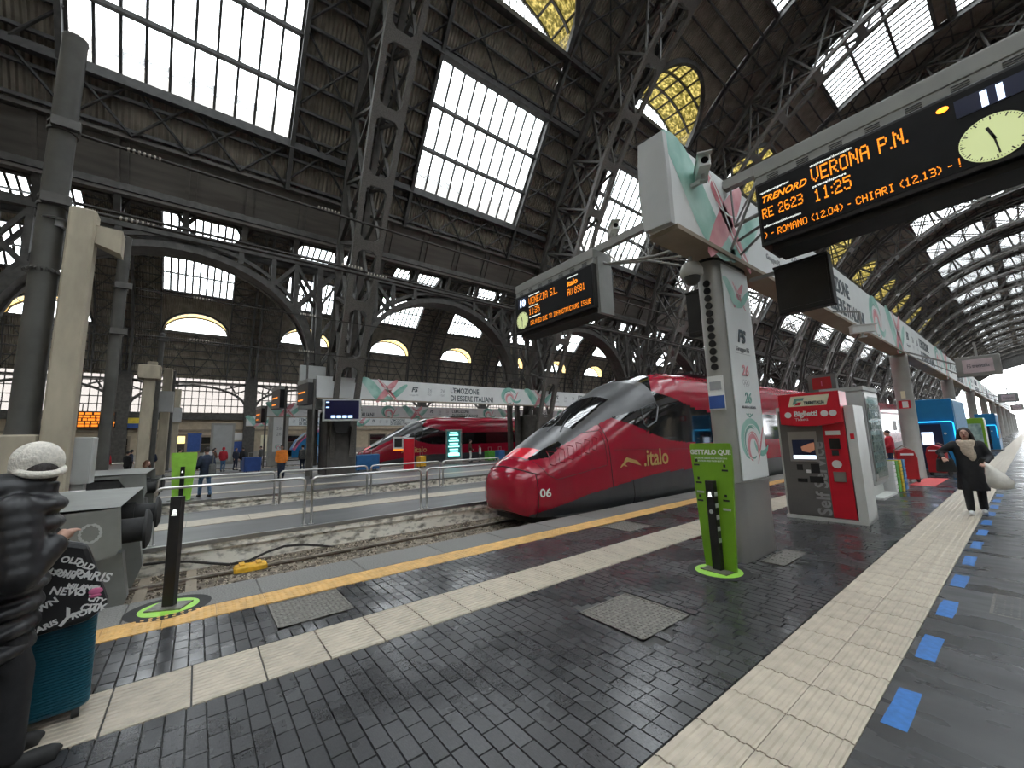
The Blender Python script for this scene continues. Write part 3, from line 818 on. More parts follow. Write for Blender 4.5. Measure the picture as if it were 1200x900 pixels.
    for y in (-.5, .5):
        pts = [(p.at(a)[0]+p.nrm(a)[0]*1.1, y, p.at(a)[1]+p.nrm(a)[1]*1.1) for a in ss]
        for a, b in zip(pts[:-1], pts[1:]): fr.bar(a, b, .28, .3)
        for a, b in zip(pts, ss): fr.bar(a, (p.at(b)[0], y, p.at(b)[1]), .14)
        for i in range(len(pts)-1): fr.bar(pts[i], (p.at(ss[i+1])[0], y, p.at(ss[i+1])[1]), .12)
    sk = MB(); opening_frame(sk, p, *sky, OY0, OY1, 10, 2, .24); sk2 = MB(); opening_frame(sk2, p, *sky2, OY0, OY1, 10, 2, .24)
    out = [('deck_panel', deck, 'corrugated_deck'), ('dormer_vault', vault, 'vault_orange'), ('dormer_lunette', lun, 'roof_glass'), ('dormer_ribs', vr, 'steel_roof'), ('roof_framing', fr, 'steel_roof'), ('skylight', sk, 'steel_roof'), ('skylight', sk2, 'steel_roof')]
    res = []
    for nm, mb, mt in out:
        if not mb.v: continue
        me = mb.mesh(nm); me.materials.append(M(mt)); res.append([nm, me])
    g1 = MB(); g2 = MB()
    for a, gm in ((sky, g1), (sky2, g2)):
        for j in range(2):
            for i in range(10): quad(gm, p, a[0]+(a[1]-a[0])*j/2+.04, a[0]+(a[1]-a[0])*(j+1)/2-.04, OY0+OW*i/10+.03, OY0+OW*(i+1)/10-.03)
    ms = []
    for gm in (g1, g2):
        me = gm.mesh('glazing'); me.materials.append(M('roof_glass')); ms.append(me)
    return res, ms
SV, SG = side_vault(); SVN, SGN = side_vault(True)
AX2 = -52.5
for k in KB:
    for base, sx in ((0, 1), (2*AX2, -1), (2*CX, -1), (2*CX-2*AX2, 1)):
        e = empty('ceiling', (base, RIB0+BAY*k, 0)); e.scale = (sx, 1, 1); struct(e, 'corrugated slope of a lower side vault with skylights')
        gi = 0
        nr_ = base in (2*AX2, 2*CX-2*AX2)
        for nm, me in (SVN if nr_ else SV):
            o = link(nm, me, e)
            if nm == 'skylight': link('glazing', (SGN if nr_ else SG)[gi], o); gi += 1

# ---------------------------------------------------------------- lattice ribs on the column line
def rib_meshes():
    fl = MB(); web = MB(); W = 1.25
    L = CHORD.L; ss = [i*3.2 for i in range(int(L/3.2)+1)]+[L]
    def pt(s, y, d=0):
        p = CHORD.at(s); n = CHORD.nrm(s); return Vector((p[0]-n[0]*d, y, p[1]-n[1]*d))
    for a, b in zip(ss[:-1], ss[1:]):
        if b-a < .3 or b < 2.2: continue
        w0 = .66+.22*min(1, a/25); w1 = .66+.22*min(1, b/25); fw = .27
        # plate with an eight-sided hole
        m = (a+b)/2; c = .22
        out = [pt(a, -w0), pt(a, w0), pt(b, w1), pt(b, -w1)]
        inn = [pt(a+.25, -w0+fw+c), pt(a+.25, w0-fw-c), pt(a+.25+c, w0-fw), pt(b-.25-c, w1-fw), pt(b-.25, w1-fw-c), pt(b-.25, -w1+fw+c), pt(b-.25-c, -w1+fw), pt(a+.25+c, -w0+fw)]
        n = Vector((CHORD.nrm(m)[0], 0, CHORD.nrm(m)[1]))*.26
        O = out; I = inn
        fs = [(0,1,5,4),(1,6,5),(1,2,7,6),(2,8,7),(2,3,9,8),(3,10,9),(3,0,11,10),(0,4,11)]
        fl.add(O+I, fs); fl.add([p-n for p in O+I], [f[::-1] for f in fs])
        fl.add(I+[p-n for p in I], [(i, (i+1) % 8, 8+(i+1) % 8, 8+i) for i in range(8)])
        fl.add(O+[p-n for p in O], [(i, (i+1) % 4, 4+(i+1) % 4, 4+i) for i in range(4)])
        # side lacing back to the outer chord
        def dep(s):
            z = CHORD.at(s)[1]; return float(np.interp(z, [0, 8, 13, 18, 25, 33], [1.6, 2.4, 3.6, 3.7, 3.2, 3.6]))
        for sy in (-1, 1):
            A, B = pt(a, sy*w0*.9, .2), pt(b, sy*w1*.9, .2); C, D = pt(a, sy*w0*.8, dep(a)), pt(b, sy*w1*.8, dep(b))
            web.bar(C, D, .34, .34); web.bar(A, D, .16, .12); web.bar(C, B, .16, .12); web.bar(B, D, .16, .14)
        web.bar(pt(b, -w1*.8, dep(b)), pt(b, w1*.8, dep(b)), .2, .2); web.bar(pt(a, -w0*.8, dep(a)), pt(b, w1*.8, dep(b)), .12, .12)
    return fl, web
fl, web = rib_meshes()
flm = fl.mesh('rib_flange'); flm.materials.append(M('steel_lattice')); wbm = web.mesh('rib_lacing'); wbm.materials.append(M('steel_dark'))
base = MB().cbox((-.6, -.82, 0), (1.3, .82, 3.6), .06)
bsm = base.mesh('column_base'); bsm.materials.append(M('steel_dark'))
for k in list(KB)+[18]:
    for mir in (0, 1):
        e = empty('roof_rib', (2*CX if mir else 0, RIB0+BAY*k, 0)); struct(e, 'riveted lattice rib rising from its column into the great roof')
        if mir: e.scale = (-1, 1, 1)
        link('rib_flange', flm, e); link('rib_lacing', wbm, e)
        link('column_base', bsm, e, loc=(-25.6, 0, 0))
# ---------------------------------------------------------------- arcade between columns
def arcade():
    a = MB(); X = -26.6; n = 26
    r0 = 1.4; y0, y1 = r0, BAY-r0; zs, zc = 6.6, 12.1
    def za(y): return zs+(zc-zs)*math.sqrt(max(0, 1-((y-BAY/2)/(BAY/2-r0))**2))
    ys = [y0+(y1-y0)*(.5-.5*math.cos(PI*i/n)) for i in range(n+1)]
    for dx in (-.5, .5):
        for u, v in zip(ys[:-1], ys[1:]):
            a.bar((X+dx, u, za(u)), (X+dx, v, za(v)), .3, .34); a.bar((X+dx, u, za(u)+.55), (X+dx, v, za(v)+.55), .12, .2)
    for u, v in zip(ys[:-1], ys[1:]):
        a.bar((X, u, za(u)-.15), (X, v, za(v)-.15), .08, 1.3, up=(1, 0, 0)) if False else a.add([(X-.62, u, za(u)-.17), (X+.62, u, za(u)-.17), (X+.62, v, za(v)-.17), (X-.62, v, za(v)-.17)], [(0,1,2,3)])
    for z, h in ((12.75, .42), (14.15, .34)):
        for dx in (-.5, .5): a.bar((X+dx+(.9 if z > 14 else 0), 0, z), (X+dx+(.9 if z > 14 else 0), BAY, z), .3, h)
    for q in range(7):
        y = BAY*q/6
        for dx in (-.5, .5): a.bar((X+dx, y, 12.8), (X+dx+.9, y, 14.2), .26, .3)
        for s in (-1, 1):
            if 0 < y+s*.5 < BAY: a.bar((X+.5, y+s*.05, 13.45), (X+.9, y+s*.55, 14.1), .14, .12); a.bar((X+.3, y+s*.05, 13.45), (X+.1, y+s*.55, 12.9), .14, .12)
    for y in (2.4, 3.6, 5.2, BAY-5.2, BAY-3.6, BAY-2.4):
        for dx in (-.5, .5): a.bar((X+dx, y, za(y)+.2), (X+dx, y, 12.7), .24, .24)
    for s in (0, 1):
        f = (lambda y: y) if s == 0 else (lambda y: BAY-y)
        for dx in (-.5, .5):
            a.bar((X+dx, f(2.4), 12.5), (X+dx, f(3.6), za(3.6)+.2), .2, .2); a.bar((X+dx, f(.3), 12.4), (X+dx, f(2.4), za(2.4)+.3), .2, .24)
            a.bar((X+dx, f(1.1), 0.5), (X+dx, f(1.1), 12.6), .3, .36); a.bar((X+dx, f(1.1), 10.2), (X+dx, f(2.4), 12.5), .18, .18)
            for z in range(4, 12, 2): a.bar((X+dx, f(1.1), z), (X+dx, f(.2), z+1.6), .14, .12)
    gd = MB(); gd.add([(-25.45, 0, 13.85), (-25.45, BAY, 13.85), (-24.2, BAY, 16.05), (-24.2, 0, 16.05)], [(0,1,2,3)])
    p, q = Vector((-25.4, 0, 13.9)), Vector((-24.15, 0, 16.05))
    for t in (0, 1):
        P = p if t == 0 else q; gd.bar((P.x+.1, 0, P.z), (P.x+.1, BAY, P.z), .34, .2)
    for i in range(7):
        y = BAY*i/6; gd.bar((-25.35, y, 13.9), (-24.1, y, 16.05), .16, .12); gd.bar((-25.35, y+.35, 13.9), (-24.1, y+.35, 16.05), .06, .1)
    return a, gd
a, gd = arcade()
am = a.mesh('arcade_lattice'); am.materials.append(M('steel_dark')); gm = gd.mesh('plate_girder'); gm.materials.append(M('girder'))
for k in KB:
    for mir in (0, 1):
        e = empty('arcade', (2*CX if mir else 0, RIB0+BAY*k, 0)); struct(e, 'steel arcade arch between two lattice columns')
        if mir: e.scale = (-1, 1, 1)
        link('arcade_lattice', am, e); link('plate_girder', gm, e)

# ---------------------------------------------------------------- far side: glazed arcade screen above a stone wall
XW = -79.6
wl = MB().box((XW-.6, Y0, 0), (XW, Y1, 7.0)).build('wall_left', 'cream'); struct(wl, 'cream station building wall on the far side')
MB().box((XW, Y0, 6.1), (XW+.5, Y1, 7.2)).build('cornice', 'steel_dark', wl)
MB().box((XW, Y0, 4.3), (XW+.25, Y1, 4.6)).build('string_course', 'cream_dark', wl)
MB().box((XW, Y0, 0), (XW+.08, Y1, 1.0)).build('dado', 'wall_stone', wl)
wr = MB().box((2*CX-XW, Y0, 0), (2*CX-XW+.6, Y1, 12.6)).build('wall_right', 'cream'); struct(wr, 'cream station wall on the right-hand side')
wb = MB().box((XW, Y0-.6, 0), (2*CX-XW, Y0, 38)).build('wall_back', 'cream'); struct(wb, 'cream head wall of the concourse')
def screen_bay():
    fr = MB(); gl = MB(); X = XW
    gl.add([(X, 0, 7.1), (X, BAY, 7.1), (X, BAY, 12.7), (X, 0, 12.7)], [(0,1,2,3)])
    for i in range(1, 19): fr.bar((X+.03, BAY*i/18, 7.1), (X+.03, BAY*i/18, 12.7), .10, .10)
    for z in (8.3, 9.4, 10.6, 11.7, 12.6): fr.bar((X+.03, 0, z), (X+.03, BAY, z), .10, .12)
    for s in (0, 1):
        f = (lambda y: y) if s == 0 else (lambda y: BAY-y)
        fr.bar((X+.4, f(.4), 0), (X+.4, f(.4), 13), .8, .9)
        n = 10; pts = [(X+.4, f(.7+ (BAY/2-.7)*(1-math.cos(PI/2*i/n))), 8.0+3.4*math.sin(PI/2*i/n)) for i in range(n+1)]
        for a, b in zip(pts[:-1], pts[1:]): fr.bar(a, b, .3, .34)
        fr.bar((X+.4, f(2.9), 11.7), (X+.4, f(2.2), 10.5), .22, .22); fr.bar((X+.4, f(.9), 10.9), (X+.4, f(2.4), 10.2), .2, .2)
        fr.bar((X+.4, f(.8), 11.9), (X+.4, f(3.6), 11.0), .2, .2)
    fr.bar((X+.4, 0, 11.9), (X+.4, BAY, 11.9), .2, .3)
    return fr, gl
fr, gl = screen_bay()
fm = fr.mesh('screen_frame'); fm.materials.append(M('steel_dark')); gm2 = gl.mesh('glazing'); gm2.materials.append(M('screen_glass'))
for n, k in enumerate(KB):
    e = empty('window_%d' % (n+1), (0, RIB0+BAY*k, 0)); struct(e, 'glazed screen with steel arch above the far wall')
    link('screen_frame', fm, e); link('glazing', gm2, e)
# doors and posters in the far wall
def wall_door(n, y, w, h, lit):
    d = empty('door_%d' % n, (XW, y, 0)); struct(d, 'doorway in the far cream wall')
    MB().box((-.0, -w/2-.3, 0), (.18, -w/2, h+.3)).box((0, w/2, 0), (.18, w/2+.3, h+.3)).box((0, -w/2, h), (.18, w/2, h+.3)).build('door_frame', 'cream_dark', d)
    MB().box((0, -w/2, 0), (.06, w/2, h*.68)).build('door_leaf', 'door_dark', d)
    MB().box((0, -w/2, h*.7), (.06, w/2, h)).build('fanlight', 'window_warm' if lit else 'train_glass', d)
for n, (y, w, h, lit) in enumerate([(-3.1, 3.0, 3.6, True), (1.9, 3.2, 3.4, False), (12.5, 3.0, 3.4, False), (-9.5, 3.0, 3.4, False), (20, 3, 3.4, False), (28, 3, 3.4, False)]): wall_door(n+1, y, w, h, lit)
for i, (y, z0, z1, c, l) in enumerate([(-.5, 1.2, 4.0, 'sign_blue', 'blue poster panel on the far wall right of the lit doorway'), (5.0, 2.8, 4.0, 'white', 'white poster over blue panel on the far wall'), (5.0, .8, 2.6, 'sign_blue', 'blue poster panel under the white one on the far wall'), (9.2, .8, 3.6, 'cream_sign', 'pale poster panel on the far wall beside the third door')]):
    o = MB().box((XW+.085, y-.9, z0), (XW+.17, y+.9, z1)).box((XW+.17, y-.75, z0+.15), (XW+.19, y+.75, z1-.15)).build('poster', c); tag(o, l, 'poster')
# far end of the shed: glazed gable above the open mouth
gb = MB(); YE = RIB0+BAY*18
pts = [DECK.at(DECK.L*i/24) for i in range(25)]; pts = pts+[(2*CX-x, z) for x, z in pts[::-1]]
for (x0, z0), (x1, z1) in zip(pts[:-1], pts[1:]):
    f = lambda x, z: z-(9.5 if abs(x-CX) < 25 else 6)
    gb.add([(x0, YE, z0), (x1, YE, z1), (x1, YE, f(x1, z1)), (x0, YE, f(x0, z0))], [(0,1,2,3)])
o = gb.build('wall_end', 'steel_roof'); struct(o, 'dark gable closing the top of the roof end')

# ================================================================ RED TRAIN
def interp(tab, v): return float(np.interp(v, [a for a, b in tab], [b for a, b in tab]))
TW = [(5.70,.20),(5.74,.42),(5.82,.62),(5.95,.78),(6.15,.92),(6.5,1.05),(7.2,1.2),(8.3,1.34),(9.5,1.41),(11,1.43)]
TT = [(5.70,.62),(5.74,.80),(5.82,.95),(5.95,1.06),(6.15,1.20),(6.6,1.43),(7.2,1.76),(7.8,2.08),(8.6,2.50),(9.4,2.93),(10.3,3.36),(11.2,3.64),(12.2,3.78),(13.5,3.82)]
TB = [(5.70,.32),(5.74,.16),(5.82,.04),(5.95,-.04),(6.15,-.09),(6.6,-.12),(9,-.12)]
TM = [(5.70,.5),(6.15,.55),(7.2,.8),(8.6,1.25),(10,1.7),(12,2.25)]
def tsec(y, n=56):
    w, T, B, m = interp(TW, y), interp(TT, y), interp(TB, y), interp(TM, y); pts = []
    e = 2.0/float(np.interp(y, [5.7, 8, 12], [2.3, 2.5, 3.0]))
    nb = 40; q = min(.35, (m-B)*.5)
    pts.append((0.0, B))
    pts.append((w*.5, B))
    for i in range(21):
        a = PI/2*i/20; pts.append((w-q*.3+q*.3*math.sin(a), B+q*i/20))
    for i in range(1, nb): pts.append((w, B+q+(m-B-q)*i/nb))
    for i in range(n+1):
        a = PI/2*i/n; pts.append((w*max(0, math.cos(a))**e, m+(T-m)*max(0, math.sin(a))**e))
    return pts
YS = [5.70,5.72,5.74,5.78,5.82,5.88]+[5.95+.03*i for i in range(250)]
YS = YS+[13.45+.25*i for i in range(1, 58)]
CARY = YS[-1]
SEC = [tsec(y) for y in YS]
HOOD = [(5.4,9),(6.24,9),(6.25,1.18),(6.7,1.24),(7.12,1.50),(7.48,1.66),(8.14,1.96),(8.75,2.19),(9.0,2.10),(9.44,1.97),(10.0,1.79),(11.06,1.52),(12.4,1.42),(13.8,1.38)]
UPR = [(10.5,4.2),(10.55,3.02),(10.9,2.93),(11.5,2.80),(12.7,2.50),(14.3,2.36)]
SKT = [(5.6,-1),(6.1,-.02),(6.8,.14),(7.6,.32),(9.1,.51),(10.4,.64),(12.2,.64)]
def region(y, x, z):
    ax = abs(x)
    if z < interp(SKT, y): return 'skirt'
    if y < 6.23 and z < 1.04-.2*ax*ax: return 'nose_cover'
    if 6.27 < y < 6.66 and ax < .50 and z > interp(HOOD, y): return 'marker_strip'
    if 6.30 < y < 7.15 and .50 <= ax and interp(HOOD, y) < z < 1.25+.44*(y-6.33): return 'headlamp' if x > 0 else 'headlamp_'
    if y > 10.5+1.7*max(0, 1-ax/1.3) and z > interp(UPR, y): return 'body_shell'
    if z > interp(HOOD, y):
        if 7.7 < y < 9.35-.2*ax and ax < .70 and z > 1.8: return 'windscreen'
        return 'hood' if y < 10.6 and z > 2.25+(y-9)*.2 or y < 8.8 else 'window_band'
    return 'body_shell'
TMAT = dict(skirt='train_skirt', nose_cover='train_red', marker_strip='lamp_red', headlamp='train_glass', headlamp_='train_glass', body_shell='train_red', windscreen='train_glass', hood='train_black', window_band='train_glass')
TX = -8.07
def build_train():
    t = thing('high_speed_train', 'red high-speed train with black hood standing at the near platform', 'train', (TX, 0, 0))
    parts = {k: MB() for k in TMAT}
    idx = {k: {} for k in TMAT}
    nS = len(SEC[0])
    def vert(k, i, j, s):
        key = (i, j, s if 0 < j < nS-1 else 1)
        d = idx[k]
        if key not in d:
            x, z = SEC[i][j]; d[key] = len(parts[k].v)
            parts[k].v.append((x*s, YS[i], z))
        return d[key]
    for s in (1, -1):
        for i in range(len(YS)-1):
            for j in range(nS-1):
                y = (YS[i]+YS[i+1])/2; x = (SEC[i][j][0]+SEC[i+1][j+1][0])/2; z = (SEC[i][j][1]+SEC[i+1][j+1][1])/2
                k = region(y, x*s, z)
                f = [vert(k, i, j, s), vert(k, i+1, j, s), vert(k, i+1, j+1, s), vert(k, i, j+1, s)]
                f = list(dict.fromkeys(f))
                if len(f) > 2: parts[k].f.append(tuple(f if s > 0 else f[::-1]))
    n0 = len(SEC[0])
    fr = [vert('nose_cover', 0, j, 1) for j in range(n0)]+[vert('nose_cover', 0, j, -1) for j in range(n0-2, 0, -1)]
    parts['nose_cover'].f.append(tuple(fr))
    for k, mb in parts.items(): mb.build(k.strip('_'), TMAT[k], t, 50)
    # helper: point on the right-hand flank
    def flank(y, z, off=.004):
        i = int(np.searchsorted(YS, y)); i = min(max(i, 1), len(YS)-1)
        def xat(sec): return float(np.interp(z, [p[1] for p in sec[2:]], [p[0] for p in sec[2:]]))
        f = (y-YS[i-1])/(YS[i]-YS[i-1]); return Vector((xat(SEC[i-1])*(1-f)+xat(SEC[i])*f+off, y, z))
    def line(pts, r=.007, name='panel_seam', m='train_seam', n=14):
        out = []
        for (a, b) in zip(pts[:-1], pts[1:]):
            for k in range(n): out.append(flank(a[0]+(b[0]-a[0])*k/n, a[1]+(b[1]-a[1])*k/n))
        out.append(flank(*pts[-1])); MB().tube(out, r, 5).build(name, m, t)
    line([(8.42, .42), (8.36, 1.2), (8.30, 2.02)], .009)
    line([(6.33, 1.17), (6.48, .85), (6.71, .73), (8.25, .98), (8.22, 1.86), (7.7, 1.80)], .006)
    line([(8.5, 1.35), (12.0, 1.25)], .004)
    line([(9.2, .52), (9.25, -.1)], .008)
    # slanted intake vents in the side panel
    for k in range(6):
        y0 = 6.62+k*.24; z0 = 1.08+k*.062
        line([(y0, z0), (y0+.11, z0-.04), (y0+.24, z0+.27), (y0+.13, z0+.31), (y0, z0)], .010, 'intake_vent', 'train_red', 4)
    # nose cover seam (around the coupler hatch)
    sm = []
    for s in (1, -1):
        pts = []
        for j in range(2, n0):
            i = YS.index([y for y in YS if y >= 6.22][0]); x, z = SEC[i][j]
            if z < .90: pts.append((s*(x+.004), 6.22, z))
        MB().tube(pts, .011, 5).build('hatch_seam', 'train_seam', t)
    def topz(y, x):
        sec = tsec(y); xs = [p[0] for p in sec[60:]][::-1]; zs = [p[1] for p in sec[60:]][::-1]; return float(np.interp(abs(x), xs, zs))
    pts = []
    for k in range(25):
        x = -.93+1.86*k/24; lo, hi = 5.70, 6.9
        for _ in range(24):
            md = (lo+hi)/2
            if interp(TW, md) < abs(x)+.002 or topz(md, x) < 1.04-.2*x*x: lo = md
            else: hi = md
        pts.append((x, hi-.006, 1.045-.2*x*x))
    MB().tube(pts, .012, 5).build('hatch_seam', 'train_seam', t)
    o = MB().ell((-.45, 5.90, .12), (.14, .10, .07)).build('coupler_opening', 'black', t, True)
    # wiper, cab side window frame and pane
    MB().tube([(.1, 7.36, topz(7.36, .1)+.03), (.0, 7.9, topz(7.9, 0)+.04), (-.25, 8.4, topz(8.4, .25)+.03)], .012, 6).build('wiper', 'black', t)
    MB().tube([(.5, 7.45, topz(7.45, .5)+.02), (.25, 7.9, topz(7.9, .25)+.03), (.1, 8.3, topz(8.3, .1)+.03)], .012, 6).build('wiper', 'black', t)
    wp = [(9.86, 2.44), (10.5, 2.64), (10.62, 2.52), (10.42, 2.10), (9.98, 1.92), (9.84, 2.0)]
    MB().tube([flank(*p) for p in wp+[wp[0]]], .025, 6).build('cab_window_frame', 'train_skirt', t)
    MB().add([flank(y, z, .008) for y, z in wp], [tuple(range(6))]).build('cab_window', 'clear_glass', t)
    # lettering
    X = 1.436
    text('.italo', .64, 'gold', t, (X, 9.66, .87), (0, 1, 0), (0, 0, 1), bold=.008, sx=.98, ext=.003)
    n6 = text('06', .27, 'white', t, (0, 6.26, .36), (0, 1, 0), (0, 0, 1), bold=.004, ext=.003)
    for v in n6.data.vertices: v.co = flank(v.co.y, v.co.z, .006+v.co.x)
    # leaping animal emblem
    em = [(8.70,.86),(8.78,.95),(8.86,1.0),(8.92,1.09),(9.0,1.14),(9.05,1.12),(9.16,1.09),(9.30,1.05),(9.42,.97),(9.52,.90),(9.57,.89),(9.50,.95),(9.40,1.03),(9.28,1.0),(9.16,1.0),(9.05,1.02),(8.96,1.01),(8.92,.95),(9.0,.90),(8.90,.91),(8.86,.94),(8.78,.90)]
    MB().prism(em, lambda y, z: flank(y, z, .002), lambda y, z: flank(y, z, .008)).build('emblem', 'gold', t)
    # underside, bogies
    MB().box((-1.2, 6.6, -.36), (1.2, CARY, -.1)).build('underframe', 'black_matt', t)
    for y in (10.2, 13.0, 24.5):
        for x in (-.75, .75):
            MB().cyl((x-.07, y, 0), (x+.07, y, 0), .44, 24).cyl((x-.10, y, 0), (x+.10, y, 0), .12, 12).build('wheel', 'rail_steel', t, 40, loc=(0, 0, .03))
    # roof gear
    rg = MB()
    for k in range(7): rg.box((-.4, 13.6+k*.22, 3.80), (.9, 13.72+k*.22, 3.88))
    rg.build('roof_grille', 'black_matt', t)
    # body end
    MB().add([(x, CARY, z) for x, z in SEC[-1]]+[(-x, CARY, z) for x, z in SEC[-1][::-1]], [tuple(range(2*nS))]).build('end_wall', 'black_matt', t)
    # coaches behind: one part each, windows and doors as sub-parts
    sec = SEC[-1]
    ring = [(x, z) for x, z in sec]+[(-x, z) for x, z in sec[::-1]][1:-1]
    y = CARY+.5
    for c in range(6):
        L = 25.0
        rs = []
        for yy in (y, y+.02, y+L-.02, y+L): rs.append([(x, yy, z) for x, z in ring])
        co = MB().loft(rs).build('coach', 'train_red', t, 50)
        MB().box((1.425, y+.6, 1.38), (1.442, y+L-.6, 2.36)).build('window_strip', 'train_glass', co)
        MB().box((-1.44, y+.3, -.14), (1.44, y+L-.3, .60)).build('coach_skirt', 'train_skirt', co)
        for d in (2.0, L-3.3):
            MB().box((1.43, y+d, .30), (1.448, y+d+1.2, 2.6)).build('coach_door', 'train_red', co)
            MB().box((1.448, y+d+.25, 1.4), (1.452, y+d+.95, 2.4)).build('door_window', 'train_glass', co)
        for wv in range(9):
            MB().box((1.440, y+4.1+wv*2, 1.5), (1.446, y+5.5+wv*2, 2.26)).build('coach_window', 'screen_glass' if wv % 4 == 1 else 'train_glass', co)
        MB().box((-.9, y-.5, 0), (.9, y, 3.4)).build('gangway', 'black_matt', co)
        MB().box((-1.1, y+1, -.42), (1.1, y+L-1, -.12)).build('coach_underframe', 'black_matt', co)
        y += L+.5
    return t
TRAIN = build_train()
T2 = copy_tree(TRAIN, None, (-32.15, 4.0, 0))
tag(T2, 'red high-speed train standing on the far track behind the lattice columns', 'train')
text('Smart', .62, 'gold', T2, (1.45, 19.2, 2.52), (0, 1, 0), (0, 0, 1), bold=.008, sx=1.1)
for yy in (15.5, 19.6, 24.0):
    MB().box((1.42, yy, 1.42), (1.44, yy+1.3, 2.3)).build('tinted_window', 'screen_glass', T2)  # panes of tinted glass laid over the window band

# ================================================================ PLATFORM COLUMNS, BANNER, GANTRY
def stadium(hx, y0, y1, r, n=8):
    pts = []
    for cy, a0 in ((y1-r, 0), (y0+r, PI)):
        for i in range(n+1):
            a = a0+PI*i/n; pts.append((hx*math.cos(a), cy+r*math.sin(a)))
    return pts
# main column with poster
col = thing('platform_column', 'grey oval platform column with steel base and a tall games poster', 'column', (-2.675, 6.28, 0))
st = stadium(.175, -.56, .56, .2)
MB().loft([[(x, y, z) for x, y in st] for z in (1.02, 4.2)]).build('shaft', 'column_grey', col, 40)
MB().loft([[(x*1.06, y*1.03, z) for x, y in st] for z in (0, 1.02)]).build('steel_base', 'brushed_steel', col, 40)
MB().loft([[(x*1.02, y*1.02, z) for x, y in st] for z in (4.2, 4.28)]).build('neck', 'black', col)
for k in range(12):
    z = 3.86-k*.112
    MB().cyl((.02, -.56-.012, z), (.02, -.56+.03, z), .05, 14).build('round_vent', 'black', col)
pp = MB().box((.175, -.42, 1.05), (.187, .44, 4.15)).build('poster', 'banner_white', col)
pl = MB().box((-.10, -.575, 2.02), (.12, -.555, 2.50)).build('notice', 'white', col)
MB().box((-.095, -.58, 2.04), (.115, -.574, 2.22)).build('notice_panel', 'sign_blue', pl)
MB().box((-.07, -.578, 2.30), (.09, -.574, 2.42)).build('notice_text', 'print_grey', pl)
def ribbon(pts, w, mb, f):
    """flat ribbon of width w along 2D pts; f maps (a,b) -> 3D"""
    P = [Vector(p) for p in pts]; A = []; B = []
    for i, p in enumerate(P):
        d = (P[min(i+1, len(P)-1)]-P[max(i-1, 0)]).normalized(); n = Vector((-d.y, d.x)); ww = w[i] if isinstance(w, list) else w
        A.append(f(*(p+n*ww/2))); B.append(f(*(p-n*ww/2)))
    o = len(mb.v); mb.v += A+B; k = len(P)
    mb.f += [(o+i, o+i+1, o+k+i+1, o+k+i) for i in range(k-1)]
def arc(cx, cy, rx, ry, a0, a1, n=24): return [(cx+rx*math.cos(math.radians(a0+(a1-a0)*i/n)), cy+ry*math.sin(math.radians(a0+(a1-a0)*i/n))) for i in range(n+1)]
LAY = [0]
def swirl(parent, f, cx, cy, s, mirror=1, rings=True):
    """looping green and red ribbons, printed 1 mm proud"""
    def part(nm, m, curves):
        mb = MB(); LAY[0] += 1; lay = .0006*(LAY[0] % 6)+.001
        for pts, w in curves: ribbon([(cx+mirror*s*a, cy+s*b) for a, b in pts], w*s if not isinstance(w, list) else [x*s for x in w], mb, lambda a, b: f(a, b, lay))
        mb.build(nm, m, parent)
    n = 25; tap = lambda w: [w*math.sin(PI*min(1, max(0, (i+.5)/n)))**.5 for i in range(n)]
    if rings:
        part('green_swirl', 'print_green', [(arc(0, .05, .50, .42, 20, 250), tap(.20)), (arc(.5, .1, .4, .36, 190, 330), tap(.14))])
        part('dark_swirl', 'print_dkgreen', [(arc(-.05, 0, .36, .36, 60, 300), tap(.10))])
        part('red_swirl', 'print_red', [(arc(.02, -.12, .26, .30, -30, 250), tap(.16)), ([(.18+.02*i, -.5+.036*i) for i in range(25)], tap(.08))])
        part('white_line', 'white', [(arc(0, .02, .44, .40, 0, 330), .018), (arc(.0, -.12, .30, .34, -60, 280), .018)])
    else:
        part('green_swirl', 'print_green', [([(-1.0+.05*i, .40-.034*i+.10*math.sin(i*.3)) for i in range(25)], tap(.42)), ([(.1+.035*i, -.42+.03*i) for i in range(25)], tap(.24))])
        part('red_swirl', 'print_red', [([(-.35+.036*i, -.48+.040*i) for i in range(25)], tap(.26)), ([(-.3+.035*i, .46-.038*i) for i in range(25)], tap(.16))])
        part('white_line', 'white', [([(-.3+.035*i, .46-.038*i+.05*math.sin(i*.3)) for i in range(25)], .025), (arc(.15, .25, .35, .18, 140, 330), .02)])
def rings_logo(parent, f, cx, cy, r):
    mb = MB()
    for a, b in ((-2.2, 0), (0, 0), (2.2, 0), (-1.1, -1), (1.1, -1)):
        ribbon(arc(cx+a*r, cy+b*r, r, r, 0, 360, 16), r*.22, mb, lambda x, y: f(x, y, .001))
    mb.build('ring_logo', 'print_grey', parent)
# poster art: plane at x = .238, (a = y, b = z), facing +X so reading direction is +Y
fp = lambda a, b, l: Vector((.187+l, a, b))
swirl(pp, fp, .0, 1.55, .62, 1, True)
swirl(pp, fp, .02, 3.75, .44, 1, False)
P_R, P_U = (0, 1, 0), (0, 0, 1)
text('FS', .26, 'print_dark', pp, (.189, -.13, 3.02), P_R, P_U, bold=.01, shear=.3)
text('Gruppo FS', .10, 'print_grey', pp, (.189, .0, 2.88), P_R, P_U, 'CENTER')
MB().box((.1875, -.25, 2.84), (.1885, .25, 2.845)).build('rule', 'print_grey', pp)
text('26', .22, 'print_red', pp, (.189, .0, 2.52), P_R, P_U, 'CENTER', bold=.004, shear=.2)
rings_logo(pp, fp, .0, 2.42, .035)
text('26', .22, 'print_dkgreen', pp, (.189, .0, 2.12), P_R, P_U, 'CENTER', bold=.004, shear=.2)
text('MILANO CORTINA', .055, 'print_grey', pp, (.189, .0, 2.04), P_R, P_U, 'CENTER')
mb = MB()
